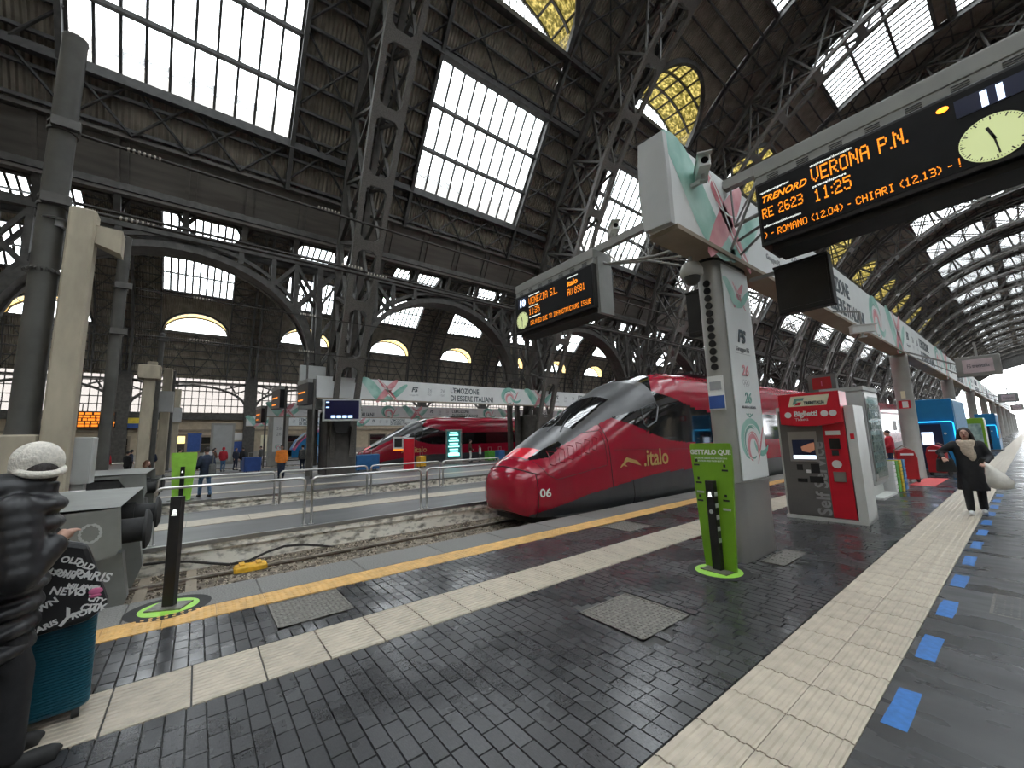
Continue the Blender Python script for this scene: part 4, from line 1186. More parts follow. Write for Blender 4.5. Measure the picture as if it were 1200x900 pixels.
for k in range(3): ribbon(arc(.0+(k-1)*.06, 1.98-.03*(k == 1), .05, .035, 200, 340, 8), .02, mb, lambda a, b: fp(a, b, .001))
mb.build('curved_logo', 'print_dkgreen', pp)
# round columns further along
ROUND = MB().lathe([(.25, 0), (.235, .02), (.235, 4.08), (.24, 4.1), (.24, 4.24)], n=20).mesh('shaft'); ROUND.materials.append(M('column_grey'))
ROUND.polygons.foreach_set('use_smooth', [True]*len(ROUND.polygons))
COLW = ['first', 'second', 'third', 'fourth', 'fifth', 'sixth', 'seventh', 'eighth', 'ninth', 'tenth']
for k in range(1, 13):
    y = 6.28+13.1*k
    c = thing('round_column', 'round grey column carrying the banner beam, %s beyond the oval column' % (COLW[k-1] if k < 11 else ('eleventh' if k == 11 else 'twelfth')), 'column', (-2.62, y, 0), 0, 'round platform columns')
    link('shaft', ROUND, c)
    MB().box((-.14, -.265, 2.35), (.16, -.24, 2.62)).build('red_notice', 'ticket_red', c) if k == 1 else None
    if k == 1:
        MB().box((-.05, -.272, 2.38), (.10, -.264, 2.59)).build('notice_card', 'white', c); MB().box((-.05, -.262, 2.70), (.06, -.24, 2.95)).build('small_card', 'cream_sign', c)
# banner beam
def banner_beam(x_face, y0, y1, label, nm='banner_beam', unit=12.55, w=.34, art0=0):
    b = thing(nm, label, 'banner beam', (x_face, y0, 0))
    L = y1-y0
    MB().box((-w, 0, 4.30), (0, L, 5.5)).build('beam_body', 'banner_white', b)
    MB().box((-w-.03, .05, 4.24), (.03, L, 4.30)).build('beam_soffit', 'cream_dark', b)
    f = lambda a, z, l: Vector((l+.001, a, z))
    y = art0
    while y+unit <= L+.1 and y < 70:
        swirl(b, f, y+1.4, 4.85, 1.5 if True else 1, 1, False)
        text('FS', .42, 'print_dark', b, (.002, y+3.1, 4.88), P_R, P_U, bold=.015, shear=.3); text('Gruppo FS', .14, 'print_grey', b, (.002, y+2.95, 4.62), P_R, P_U)
        for q in range(2):
            text('26', .34, 'print_grey', b, (.002, y+4.35+q*.95, 4.90), P_R, P_U, 'CENTER', shear=.2); rings_logo(b, f, y+4.35+q*.95, 4.75, .05)
        text("L'EMOZIONE", .52, 'print_dark', b, (.002, y+5.9, 4.92), P_R, P_U, bold=.012, fit=2.3)
        text('DI ESSERE ITALIANI', .52, 'print_dark', b, (.002, y+5.9, 4.40), P_R, P_U, bold=.012, fit=3.5)
        swirl(b, f, y+10.95, 4.83, 1.3, 1, True)
        y += unit
    return b
BB = banner_beam(-2.42, 4.5, 130, 'long white banner beam with green and red swirls over the near platform')
cap = [(-.345, 4.30), (-.37, 4.5), (-.385, 4.85), (-.37, 5.25), (-.345, 5.53), (.015, 5.52), (.03, 5.0), (.03, 4.27)]
MB().prism(cap, lambda x, z: (x, -.10, z), lambda x, z: (x, 0, z)).build('end_panel', 'cabinet_grey', BB, bevel=.01)
banner_beam(-23.95, 5.0, 60, 'white banner beam hung behind the two nearest lattice columns', art0=2.45)
banner_beam(-41.0, 4.6, 62, 'lower-looking second banner beam above the far red train')
banner_beam(-60.0, 4.6, 40, 'smallest banner beam, farthest back near the cream wall')
for (xf, y, lab) in ((-24.2, 4.4, 'grey flat end panel beside the departure screens left of the lattice column'),):
    MB().prism(cap, lambda x, z: (xf+x*1.6, y, z), lambda x, z: (xf+x*1.6, y+.3, z))
# gantry crossing the platform
gt = thing('sign_gantry', 'grey steel gantry beam crossing the column head and carrying the departure boards', 'gantry', (-2.68, 6.1, 0))
MB().box((-4.6, -.06, 5.33), (3.2, .06, 5.47)).build('top_beam', 'sign_grey', gt)
tr = MB()
for s in (-1, 1):
    tr.tube([(s*.35, -.02, 4.72), (s*1.0, -.02, 4.78), (s*2.0, -.02, 5.02), (s*2.45, -.02, 5.33)], .028, 8)
    tr.tube([(s*.2, .28, 4.6), (s*1.2, .2, 4.85), (s*2.0, .05, 5.02)], .022, 8)
    for a, b in (((.35, 4.72), (.75, 5.33)), ((.75, 5.33), (1.1, 4.80)), ((1.1, 4.80), (1.45, 5.33)), ((1.45, 5.33), (1.75, 4.95)), ((1.75, 4.95), (2.05, 5.33)), ((.35, 4.72), (.35, 5.33)), ((1.1, 4.8), (1.1, 5.33))):
        tr.cyl((s*a[0], -.02, a[1]), (s*b[0], -.02, b[1]), .014, 6)
    tr.cyl((s*.3, .2, 4.35), (s*1.3, -.02, 4.85), .02, 6); tr.cyl((s*.3, -.1, 4.35), (s*.75, -.02, 5.33), .02, 6)
tr.build('truss', 'sign_grey', gt)
# departure boards
def board(x0, x1, label, flip):
    """front face towards -Y; local origin at the middle of the underside"""
    xc = (x0+x1)/2; h = (x1-x0)/2
    b = thing('departure_board', label, 'departure board', (xc, 6.1, 4.06))
    MB().box((-h, -.28, 1.08), (h, .28, 1.27)).build('housing', 'sign_grey', b, bevel=.012)
    MB().box((-h+.01, -.27, .96), (h-.01, .27, 1.08)).build('vent_band', 'sign_grey', b)
    vt = MB()
    for g0 in np.linspace(-h+.15, h-.3, 7):
        for k in range(3): vt.box((g0, -.276, .985+k*.026), (g0+.13, -.268, .995+k*.026))
    vt.build('vent_slots', 'black', b)
    MB().box((-h, -.30, .08), (h, .30, .97)).build('case', 'black', b, bevel=.01)
    MB().box((-h+.1, -.22, 0.0), (h-.02, .22, .08)).build('speaker_strip', 'black_matt', b)
    MB().box((-h+.03, -.306, .13), (h-.03, -.30, .93)).build('screen', 'board_black', b)
    return b, h
b11, h = board(-1.92, .55, 'departure board for track 11 showing VERONA P.N. with a lit clock', 0)
LR, LU = (1, 0, 0), (0, 0, 1); yf = -.309
def led(b, s, x, z, size, m='led_orange', **k): return text(s, size, m, b, (x, yf, z), LR, LU, ext=.001, **k)
led(b11, 'TRENORD', -1.18, .67, .125, bold=.002, shear=.35, fit=.50)
dots(b11, 'RE 2623', -1.18, .45, .14, .46)
dots(b11, 'VERONA P.N.', -.61, .655, .185, .86)
dots(b11, '11:25', -.61, .40, .165, .36)
dots(b11, '> - ROMANO <12.04> - CHIARI <12.13> - !', -1.18, .175, .092, 1.75)
for s, x, z in (('operatore/operator', -1.18, .80), ('destinazione/destination', -.61, .865), ('partenza/departure', -.61, .59), ('informazioni/information', -1.18, .325)):
    led(b11, s, x, z, .042, 'glowing_print')
def clock(b, x, z, r, hh, mm_, yy=-.312):
    c = MB().cyl((x, -.30, z), (x, yy, z), r, 40).build('clock_face', 'clock_face', b)
    hd = MB()
    for k in range(60):
        a = 2*PI*k/60; r0 = r*(.80 if k % 5 == 0 else .90); w = .010 if k % 5 == 0 else .005
        hd.bar((x+r0*math.sin(a), yy-.001, z+r0*math.cos(a)), (x+r*.96*math.sin(a), yy-.001, z+r*.96*math.cos(a)), w, .002, up=(0, 1, 0))
    hd.build('minute_marks', 'black', c)
    for nm, a, l, w in (('hour_hand', 2*PI*(hh+mm_/60)/12, .52, .022), ('minute_hand', 2*PI*mm_/60, .78, .014)):
        MB().bar((x-.12*r*math.sin(a), yy-.004, z-.12*r*math.cos(a)), (x+l*r*math.sin(a), yy-.004, z+l*r*math.cos(a)), w, .003, up=(0, 1, 0)).build(nm, 'black', c)
clock(b11, .80, .345, .225, 11, 29)
MB().box((.60, -.312, .67), (1.1, -.306, .86)).build('track_number_panel', 'kiosk_navy', b11)
text('11', .20, 'screen_white', b11, (.84, -.314, .69), LR, LU, 'CENTER', bold=.012)
MB().ell((.52, -.312, .83), (.045, .008, .03)).build('warning_lamp', 'led_lamp', b11, True)
b10, h = board(-7.22, -4.8, 'departure board for track 10 showing VENEZIA S.L. beside the lattice columns', 1)
dots(b10, 'VENEZIA S.L.', -.70, .66, .16, .93); dots(b10, '11:35', -.70, .42, .15, .36)
led(b10, 'italo', .52, .70, .16, bold=.004, fit=.28); dots(b10, 'AU 8981', .52, .50, .14, .47)
dots(b10, 'DELAYED DUE TO INFRASTRUCTURE ISSUE', -.66, .18, .10, 1.78)
for s, x, z in (('destinazione/destination', -.70, .86), ('partenza/departure', -.70, .60), ('informazioni/information', -.70, .35), ('operatore/operator', .52, .86)): led(b10, s, x, z, .038, 'glowing_print')
clock(b10, -h+.26, .36, .20, 11, 30)
MB().box((-h+.12, -.312, .66), (-h+.44, -.306, .90)).build('track_number_panel', 'kiosk_navy', b10)
text('10', .22, 'screen_white', b10, (-h+.28, -.314, .69), LR, LU, 'CENTER', bold=.01)
MB().box((h-.03, -.20, -.02), (h+.05, .20, 1.1)).build('end_bracket', 'sign_grey', b10)
# cctv cameras on the gantry
def cctv(x, y, z, rz, label):
    c = thing('cctv_camera', label, 'camera', (x, y, z), rz)
    MB().cyl((0, 0, 0), (0, 0, .10), .025, 10).box((-.05, -.05, 0), (.05, .05, .015)).build('bracket', 'cabinet_grey', c)
    MB().cbox((-.07, -.20, .10), (.07, .20, .25), .012).build('camera_housing', 'frame_white', c)
    MB().box((-.085, -.25, .25), (.085, .20, .265)).build('sun_shield', 'frame_white', c)
    MB().cyl((0, -.205, .17), (0, -.19, .17), .045, 16).build('lens', 'train_glass', c)
    return c
c_ = cctv(-2.25, 5.05, 4.98, .6, 'white box camera on the banner beam above the oval column')
MB().bar((0, 0, .02), (-.14, .10, .02), .05).build('wall_arm', 'cabinet_grey', c_)
cctv(-4.5, 6.1, 5.47, .9, 'white box camera on the gantry beside the track 10 board')
dm = thing('dome_camera', 'white dome camera hanging beside the oval column head', 'camera', (-2.74, 5.48, 3.96))
dm.scale = (1.3, 1.3, 1.3)
MB().cyl((0, 0, .14), (0, 0, .28), .02, 8).build('stem', 'cabinet_grey', dm)
MB().lathe([(.03, .15), (.09, .13), (.12, .06), (.12, 0), (.10, -.02)], n=20).build('dome_housing', 'frame_white', dm, 50)
MB().lathe([(.085, -.02), (.08, -.07), (.05, -.105), (.01, -.115)], n=20).build('dome_lens', 'train_black', dm, 50)
# black information monitors either side of the column
def monitor(x0, x1, y, z0, z1, label):
    m = thing('platform_monitor', label, 'monitor', ((x0+x1)/2, y, z0)); h = (x1-x0)/2; H = z1-z0
    MB().box((-h, -.06, 0), (h, .10, H)).build('case', 'black_matt', m, bevel=.01)
    MB().box((-h+.03, -.066, .06), (h-.03, -.06, H-.07)).build('dark_screen', 'black', m)
    MB().bar((-h if x0 > -2.5 else h, .02, H-.05), (-h-.35 if x0 > -2.5 else h+.15, .02, H-.05), .05).build('arm', 'sign_grey', m)
    MB().box((-h, -.09, H-.03), (h, .10, H)).build('hood', 'black_matt', m)
monitor(-2.02, -1.38, 6.5, 3.34, 4.04, 'blank black monitor hung right of the oval column under the track 11 board')
monitor(-3.36, -3.04, 6.5, 3.32, 4.08, 'blank black monitor partly hidden left of the oval column')

# ================================================================ PLATFORM FURNITURE
# smoking bins: green backing panel + black post on a green ring
def bin_ring(t, rx=.27, ry=.27, outer=.36):
    MB().lathe([(outer, .0005), (outer, .003)], n=40).build('dark_ring', 'black_matt', t)
    MB().lathe([(rx, .003), (rx, .006)], n=40).build('green_ring', 'ring_green', t)
    MB().box((-.17, -.12, .006), (.17, .12, .02)).build('base_plate', 'manhole', t)
def bin_post(t, h, y=0, icons=True):
    p = MB().box((-.055, -.04, .02), (.055, .04, h)).build('post', 'black', t, bevel=.006)
    MB().box((-.042, -.043, h-.085), (.042, -.039, h-.03)).build('slot', 'black_matt', p)
    for k in range(4): MB().prism([(-.03+k*.003, 0), (.03-k*.003, 0), (.022-k*.003, .012), (-.022+k*.003, .012)], lambda x, z: (x, -.041, h-.20+k*.017+z), lambda x, z: (x, -.0425, h-.20+k*.017+z)).build('icon', 'glowing_print', p)
    return p
gb_ = thing('cigarette_bin', 'green GETTALO QUI cigarette bin standing in front of the oval column', 'bin', (-2.62, 5.22, 0), math.radians(-6))
bin_ring(gb_)
pn = [(-.20, .02), (.20, .02), (.235, .6), (.275, 1.2), (.285, 1.52), (.27, 1.57), (-.27, 1.57), (-.285, 1.52), (-.265, 1.2), (-.235, .6)]
pan = MB().prism(pn, lambda x, z: (x, .045, z), lambda x, z: (x, .075, z)).build('backing_panel', 'bin_green', gb_)
p = bin_post(gb_, 1.10)
text('GETTALO QUI!', .083, 'white', pan, (0, .043, 1.43), LR, LU, 'CENTER', bold=.003, ext=.002)
for k, s in enumerate(('STAZIONE LIBERA DAI MOZZICONI', 'STATION FREE FROM BUTTS')): text(s, .028, 'white', pan, (0, .043, 1.37-k*.035), LR, LU, 'CENTER', ext=.001)
for (x, z) in ((-.19, 1.05), (-.19, .82), (.16, .85), (.18, 1.22), (-.20, 1.28)):
    MB().box((x-.04, .041, z), (x+.04, .045, z+.022)).box((x-.015, .041, z+.05), (x+.015, .045, z+.085)).build('panel_mark', 'black_matt', pan)
for (x, z) in ((.16, .74), (-.18, .93)): MB().box((x-.05, .041, z), (x+.05, .045, z+.025)).build('panel_label', 'cabinet_grey', pan)
for k in range(5): MB().box((.057, -.03, .35+k*.14), (.060, .03, .40+k*.14)).build('side_label', 'cabinet_grey', p)
MB().cyl((-.0, -.041, .72), (0, -.044, .72), .026, 16).build('round_label', 'cabinet_grey', p)
lb = thing('cigarette_post', 'black cigarette bin post on a green ring at the platform edge', 'bin', (-5.98, -.14, 0), math.radians(62))
bin_ring(lb, .26, .26, .37); bin_post(lb, 1.17)
for (x, y, rz, lab) in ((-17.75, -.35, 1.35, 'green cigarette bin panel standing behind the railings beside the walking person'), ):
    t = thing('cigarette_bin', lab, 'bin', (x, y, 0), rz)
    bin_ring(t); MB().prism([(a*1.25, b) for a, b in pn], lambda x, z: (x, .045, z), lambda x, z: (x, .075, z)).build('backing_panel', 'ring_green', t); bin_post(t, 1.1)

# ticket machine
tm = thing('ticket_machine', 'red and grey self-service ticket machine beside the oval column', 'ticket machine', (-2.64, 9.45, 0), math.radians(2))
MB().box((-.56, .02, .06), (.56, .75, 2.1)).build('cabinet', 'ticket_grey', tm)
MB().box((-.60, .05, 0), (-.52, .80, 2.18)).build('side_post', 'frame_white', tm); MB().box((.52, -.02, 0), (.66, .80, 2.14)).build('side_post', 'frame_white', tm)
MB().box((-.60, -.03, 0), (.66, .80, .06)).build('plinth', 'frame_white', tm)
MB().box((-.52, -.01, .08), (.16, .02, 1.9)).build('grey_front', 'ticket_grey', tm)
rf = MB().box((.16, -.012, .08), (.50, .02, 1.9)).build('red_front', 'ticket_red', tm)
hd = MB().prism([(-.48, 1.83), (-.2, 1.79), (.1, 1.78), (.40, 1.82), (.50, 1.85), (.50, 2.42), (-.48, 2.42)], lambda x, z: (x, -.14, z), lambda x, z: (x, .4, z)).build('header', 'ticket_red', tm)
MB().prism([(-.32, 2.17), (.30, 2.17), (.36, 2.37), (-.26, 2.37)], lambda x, z: (x, -.146, z), lambda x, z: (x, -.14, z)).build('logo_plate', 'cream_sign', hd)
text('TRENITALIA', .085, 'print_dark', hd, (-.06, -.148, 2.20), LR, LU, bold=.002, shear=.2, sx=.72)
MB().prism([(-.24, 2.21), (-.12, 2.21), (-.10, 2.25), (-.18, 2.25), (-.16, 2.28), (-.06, 2.28), (-.04, 2.33), (-.20, 2.33)], lambda x, z: (x, -.148, z), lambda x, z: (x, -.146, z)).build('logo_mark', 'print_dkgreen', hd)
MB().prism([(-.22, 2.19), (-.12, 2.19), (-.09, 2.25), (-.14, 2.25)], lambda x, z: (x, -.149, z), lambda x, z: (x, -.147, z)).build('logo_mark', 'ticket_red', hd)
text('Biglietti', .135, 'white', hd, (-.24, -.144, 1.98), LR, LU, bold=.005, sx=.95); text('Tickets', .075, 'white', hd, (-.23, -.144, 1.89), LR, LU)
for x in (-.34, .25, .38): MB().cyl((x, -.14, 2.01), (x, -.147, 2.01), .058, 20).box((x-.03, -.149, 1.995), (x+.03, -.146, 2.02)).build('round_icon', 'white', hd)
o = text('Self Service', .30, 'letter_grey', tm, (.135, -.014, .10), (0, 0, 1), (-1, 0, 0), bold=.006, sx=1.0)
sc = MB().box((-.42, -.03, 1.10), (.05, 0, 1.68)).build('screen_frame', 'brushed_steel', tm)
MB().box((-.36, -.036, 1.19), (.01, -.03, 1.52)).build('screen_picture', 'kiosk_navy', sc); MB().prism([(-.20, 1.30), (-.08, 1.27), (.005, 1.33), (.005, 1.47), (-.10, 1.44), (-.22, 1.38)], lambda x, z: (x, -.0365, z), lambda x, z: (x, -.0362, z)).build('screen_photo', 'screen_warm', sc); MB().box((-.36, -.037, 1.15), (.01, -.03, 1.22)).build('screen_bar', 'screen_white', sc)
for (x0, z0, x1, z1) in ((-.33, .93, -.23, 1.04), (-.10, .88, .04, 1.06), (-.34, .70, -.18, .77), (-.14, .70, .08, .82)): MB().box((x0, -.02, z0), (x1, 0, z1)).build('slot', 'black', tm)
MB().box((-.18, -.022, .88), (-.11, 0, .94)).build('label', 'white', tm)
for (x0, z0, x1, z1, c) in ((.20, 1.60, .42, 1.68, 'white'), (.24, 1.34, .40, 1.54, 'black'), (.26, 1.22, .36, 1.32, 'black_matt'), (.24, .74, .42, .92, 'brushed_steel')): MB().box((x0, -.03, z0), (x1, -.01, z1)).build('panel', c, rf)
MB().cyl((.31, -.012, 1.06), (.31, -.02, 1.06), .075, 20).build('round_icon', 'white', rf)
MB().box((.56, -.024, 1.52), (.62, -.02, 1.62)).build('sticker', 'ticket_red', tm)
# vending machine behind it
vm = thing('vending_machine', 'tall grey glass-fronted snack vending machine behind the ticket machine', 'vending machine', (-2.5, 13.0, 0))
MB().box((-.85, .0, .32), (0, 1.45, 2.66)).build('cabinet', 'cabinet_grey', vm, bevel=.02)
MB().box((-.87, -.02, 2.66), (.02, 1.47, 2.76)).build('top', 'cabinet_grey', vm)
MB().box((0, .06, .42), (.02, 1.40, 2.60)).build('door', 'brushed_steel', vm)
for k in range(7):
    z = .62+k*.265; s_ = MB().box((.02, .14, z-.03), (.05, 1.10, z)).build('shelf', 'brushed_steel', vm)
    MB().box((.02, .14, z), (.024, 1.10, z+.225)).build('back_panel', 'pale_teal', s_)  # flat teal panel behind the snacks
    for j in range(8): MB().box((.026, .17+j*.115, z), (.048, .25+j*.115, z+.12+.05*((j*3+k) % 3))).build('snack', 'drink_mix', s_)
MB().box((.055, .10, .5), (.065, 1.14, 2.5)).build('glass', 'clear_glass', vm)
MB().box((.02, 1.16, .9), (.04, 1.38, 2.3)).build('keypad_panel', 'ticket_grey', vm)
MB().box((-.9, -.04, .0), (.12, 1.5, .05)).box((-.7, .15, .05), (-.1, 1.3, .32)).build('stand', 'frame_white', vm)
# stacked crates
CR = MB().box((-.19, -.14, 0), (.19, .14, .012)).box((-.19, -.14, .012), (-.175, .14, .085)).box((.175, -.14, .012), (.19, .14, .085)).box((-.175, -.14, .012), (.175, -.125, .085)).box((-.175, .125, .012), (.175, .14, .085)).mesh('crate')
meshes = {}
for c in ('white', 'box_brown', 'crate_green', 'crate_yellow', 'crate_blue'):
    m = CR.copy(); m.materials.clear(); m.materials.append(M(c)); meshes[c] = m
for i, (x, y, c, n, lab) in enumerate(((-2.60, 14.75, 'white', 8, 'white'), (-2.58, 15.05, 'crate_green', 8, 'green'), (-2.56, 15.36, 'crate_yellow', 8, 'yellow'), (-2.54, 15.67, 'crate_blue', 8, 'blue'))):
    for k in range(n):
        o = link('crate', meshes[c], None, loc=(x, y, .001+k*.104))
        pos = ['lowest', 'second', 'third', 'fourth', 'fifth', 'sixth', 'seventh', 'topmost'][k]
        tag(o, '%s plastic crate, %s of its stack beside the vending machine' % (lab, pos), 'crate', 'crates stacked beside the vending machine')
# red mat and red hand carts at the second column
o = MB().prism([(-.28, -1.3), (.26, -1.3), (.30, 1.4), (-.24, 1.4)], lambda x, y: (x, y, 0), lambda x, y: (x, y, .006)).build('floor_mat', 'mat_red', None, loc=(-2.2, 18.1, .001)); tag(o, 'red rectangular mat on the floor around the first round column', 'mat')
def cart(x, y, rz, label):
    t = thing('hand_cart', label, 'hand cart', (x, y, .008), rz)
    MB().prism([(-.22, .12), (.22, .12), (.24, .75), (.18, .98), (0, 1.06), (-.18, .98), (-.24, .75)], lambda a, z: (a, -.14, z), lambda a, z: (a, .14, z)).build('cart_body', 'cart_red', t, bevel=.02)
    MB().tube([(-.2, .2, .15), (-.2, .2, 1.0), (0, .2, 1.12), (.2, .2, 1.0), (.2, .2, .15)], .015, 6).build('handle', 'rail_steel', t)
    for s in (-1, 1): MB().cyl((s*.24-.02, .1, .11), (s*.24+.02, .1, .11), .11, 16).build('wheel', 'rubber', t)
    MB().box((-.15, -.15, .84), (.15, -.14, .90)).build('label_strip', 'white', t)
cart(-2.56, 17.5, .4, 'red hand cart with black wheels leaning at the first round column')
cart(-2.18, 20.3, -.3, 'red hand cart half hidden behind the first round column')
# blue kiosks
def kiosk(x, y, w, d, h, label, front=True):
    t = thing('vending_kiosk', label, 'kiosk', (x, y, 0))
    MB().box((-w/2, 0, .12), (w/2, d, h)).build('shell', 'kiosk_blue', t, bevel=.03)
    MB().box((-w/2-.05, -.05, 0), (w/2+.05, d, .12)).build('base', 'ticket_grey', t)
    MB().box((-w/2+.02, -.03, .16), (w*.14, 0, h*.66)).build('dark_front', 'kiosk_navy', t)
    sc = MB().box((-w*.40, -.045, h*.38), (-w*.10, -.03, h*.55)).build('screen', 'screen_white', t)
    MB().box((-w*.02, -.045, h*.20), (w*.12, -.03, h*.32)).build('hatch', 'black', t)
    MB().cyl((w*.22, -.03, h*.53), (w*.22, -.04, h*.53), .04, 12).build('badge', 'white', t)
    MB().tube([(-w/2, -.04, h*.69), (w*.42, -.04, h*.69), (w*.46, -.04, h*.66), (w*.46, -.04, h*.36)], .018, 6).build('light_strip', 'neon_blue', t)
    MB().box((w/2, .15, h*.30), (w/2+.02, d-.1, h-.08)).build('side_graphic', 'cloth_blue', t)
    for k in range(4): MB().box((w/2+.02, .3+k*.45, h*.34), (w/2+.03, .6+k*.45, h*.34+.5+.2*(k % 2))).build('side_picture', 'drink_mix' if k % 2 else 'scarf', t)
kiosk(-2.22, 21.6, 1.0, 4.2, 2.72, 'large blue vending kiosk with glowing edge beyond the first round column')
kiosk(-1.9, 41.0, .9, 3.0, 2.45, 'smaller blue kiosk farther along the platform behind the large one')
t = thing('vending_kiosk', 'green and white cabinet between the two blue kiosks', 'kiosk', (-2.0, 33.0, 0)); MB().box((-.4, 0, 0), (.4, 1.2, 2.1)).build('shell', 'bin_green', t, bevel=.03); MB().box((.40, .1, .2), (.42, 1.1, 2.0)).build('side_graphic', 'white', t); MB().box((-.3, -.02, .4), (.3, 0, 1.8)).build('front', 'pale_teal', t)
# overhead signs further along
def hang_sign(x0, x1, y, z0, z1, label, face='magenta'):
    t = thing('hanging_sign', label, 'sign', ((x0+x1)/2, y, z0)); h = (x1-x0)/2; H = z1-z0
    MB().box((-h, -.12, 0), (h, .12, H)).build('case', 'sign_grey', t, bevel=.015)
    MB().box((-h+.15, -.127, .10), (h-.15, -.12, H-.10)).build('face', 'sign_pale', t)
    text('FS trenitalia', .16, 'print_dark', t, (0, -.131, H*.42), LR, LU, 'CENTER', sx=.6*h/.45)
    MB().bar((-h, 0, H*.7), (-2.50-(x0+x1)/2, 0, H*.9+.55), .05).bar((-h, 0, H*.2), (-2.50-(x0+x1)/2, 0, H*.6+.68), .03).build('arm', 'sign_grey', t)
    MB().bar((0, 0, H), (0, 0, H+.45), .06).build('drop', 'sign_grey', t)
hang_sign(-1.30, -.36, 19.4, 3.25, 3.88, 'grey boxed railway sign hanging over the walking woman')
hang_sign(-1.30, -.36, 45.0, 3.25, 3.88, 'grey boxed railway sign, second along the platform')
hang_sign(-1.30, -.36, 71.0, 3.25, 3.88, 'grey boxed railway sign, farthest along the platform')
rs = thing('platform_sign', 'dark red platform screen above the ticket machine', 'sign', (-3.5, 13.9, 2.75))
MB().box((-.32, -.1, 0), (.32, .1, .5)).build('case', 'ticket_grey', rs); MB().box((-.22, -.105, .09), (.22, -.1, .42)).build('screen', 'cart_red', rs)
text('1', .2, 'magenta', rs, (0, -.107, .18), LR, LU, 'CENTER'); MB().bar((.3, 0, .35), (.95, 0, 1.5), .04).build('arm', 'sign_grey', rs)
CC = cctv(-1.95, 10.9, 3.6, 2.2, 'grey camera hung under the banner beam beyond the black monitor')
MB().bar((0, 0, .26), (0, 0, .55), .03).bar((0, 0, .55), (.36, .49, .72), .03).build('drop_arm', 'sign_grey', CC)

# ================================================================ BUFFER STOPS, RAILINGS, MASTS
def buffer_stop(x0, x1, y, zt, label, wreath):
    t = thing('buffer_stop', label, 'buffer stop', ((x0+x1)/2, y, -.55)); h = (x1-x0)/2; z = zt+.55
    # hood: sloping top, deep side cheeks
    MB().loft([[(-h, 0, z+.04), (h, 0, z), (h, -.12, z-.02), (-h, -.12, z+.0)], [(-h, -1.9, z+.04), (h, -1.9, z), (h, -1.9, z-.06), (-h, -1.9, z-.06)]]).build('hood', 'grey_paint', t)
    cheek = [(0, z), (.04, z-.48), (-.02, z-.56), (-.22, z-.58), (-.52, z-.10), (-1.9, z-.12), (-1.9, z)]
    for s in (-1, 1):
        MB().prism(cheek, lambda a, b: (s*h, a, b), lambda a, b: (s*(h-.05), a, b)).build('cheek', 'grey_paint', t)
    MB().box((-h+.05, -1.8, .55), (h-.05, -.45, z-.14)).build('core', 'rubber', t)
    MB().box((-h+.30, -1.5, 0), (h-.12, -.35, .95)).build('pedestal', 'black_matt', t)
    MB().prism([(-.4, 0), (-.05, 0), (.10, .45), (.02, 1.0), (-.4, 1.0)], lambda a, b: (h-.55, a, b), lambda a, b: (h-.35, a, b)).build('strut', 'grey_paint', t)
    MB().prism([(-.4, 0), (-.05, 0), (.10, .45), (.02, 1.0), (-.4, 1.0)], lambda a, b: (-h+.35, a, b), lambda a, b: (-h+.55, a, b)).build('strut', 'grey_paint', t)
    for s in (-.875, .875):
        bz = 1.24
        b = MB().cyl((s, -.45, bz), (s, .22, bz), .15, 20).cyl((s, -.45, bz), (s, -.05, bz), .19, 20).build('buffer', 'rubber', t, 40)
        MB().lathe([(.02, .055), (.17, .045), (.245, .01), (.245, -.02), (.15, -.03)], n=28).build('buffer_head', 'rubber', b, 50).matrix_local = Matrix.Translation((s, .22, bz)) @ Matrix.Rotation(-PI/2, 4, 'X')
    if wreath:
        mb = MB()
        for s in (-1, 1):
            for k in range(7):
                a = -1.25+k*.42; r = .085; cx, cz = -.23+s*r*math.cos(a), z-.27+r*math.sin(a)*1.15; ta = a+PI/2
                ribbon([(cx-s*.028*math.cos(ta), cz-.028*math.sin(ta)), (cx, cz), (cx+s*.028*math.cos(ta), cz+.028*math.sin(ta))], [.012, .034, .006], mb, lambda p, q: Vector((h+.003, p, q)))
        mb.build('wreath_mark', 'cabinet_grey', t)
    MB().box((-1.0, -.1, .0), (-.6, .75, .10)).box((.5, -.1, 0), (.9, .75, .1)).build('rail_shoe', 'rail_steel', t)
buffer_stop(-9.42, -6.74, -.68, 1.04, 'grey steel buffer stop with a wreath mark at the end of the near track', True)
buffer_stop(-17.0, -14.1, -1.0, 1.10, 'grey steel buffer stop at the end of the second track behind the railings', False)
# railings: bent stainless hoops
def hoop(x, y0, y1, h, label, axis='y'):
    t = thing('railing', label, 'railing', (x, y0, 0)); L = y1-y0; r = .10; pts = [(0, 0, 0), (0, 0, h-r)]
    for k in range(1, 5): a = PI/2*k/4; pts.append((0, r-r*math.cos(a), h-r+r*math.sin(a)))
    for k in range(0, 5): a = PI/2*k/4; pts.append((0, L-r+r*math.sin(a), h-r+r*math.cos(a)))
    pts.append((0, L, 0))
    if axis == 'x': pts = [(p[1], 0, p[2]) for p in pts]
    MB().tube(pts, .027, 10).build('tube', 'stainless', t, True)
    for e in (pts[0], pts[-1]): MB().lathe([(.055, 0), (.055, .012)], (e[0], e[1], 0), 14).build('foot_plate', 'stainless', t)
hoop(-9.88, -.55, 1.91, .99, 'stainless hoop railing beside the buffer stop, nearest of the front row')
hoop(-9.88, 2.05, 4.62, .99, 'stainless hoop railing, second of the front row before the train nose')
hoop(-9.88, 4.78, 7.4, .99, 'stainless hoop railing of the front row running behind the train nose')
hoop(-13.87, -.75, 1.85, .95, 'stainless hoop railing, leftmost of the back row behind the front railings')
hoop(-13.87, 2.0, 4.55, .95, 'stainless hoop railing, second of the back row')
hoop(-13.87, 4.68, 7.25, .95, 'stainless hoop railing, third of the back row')
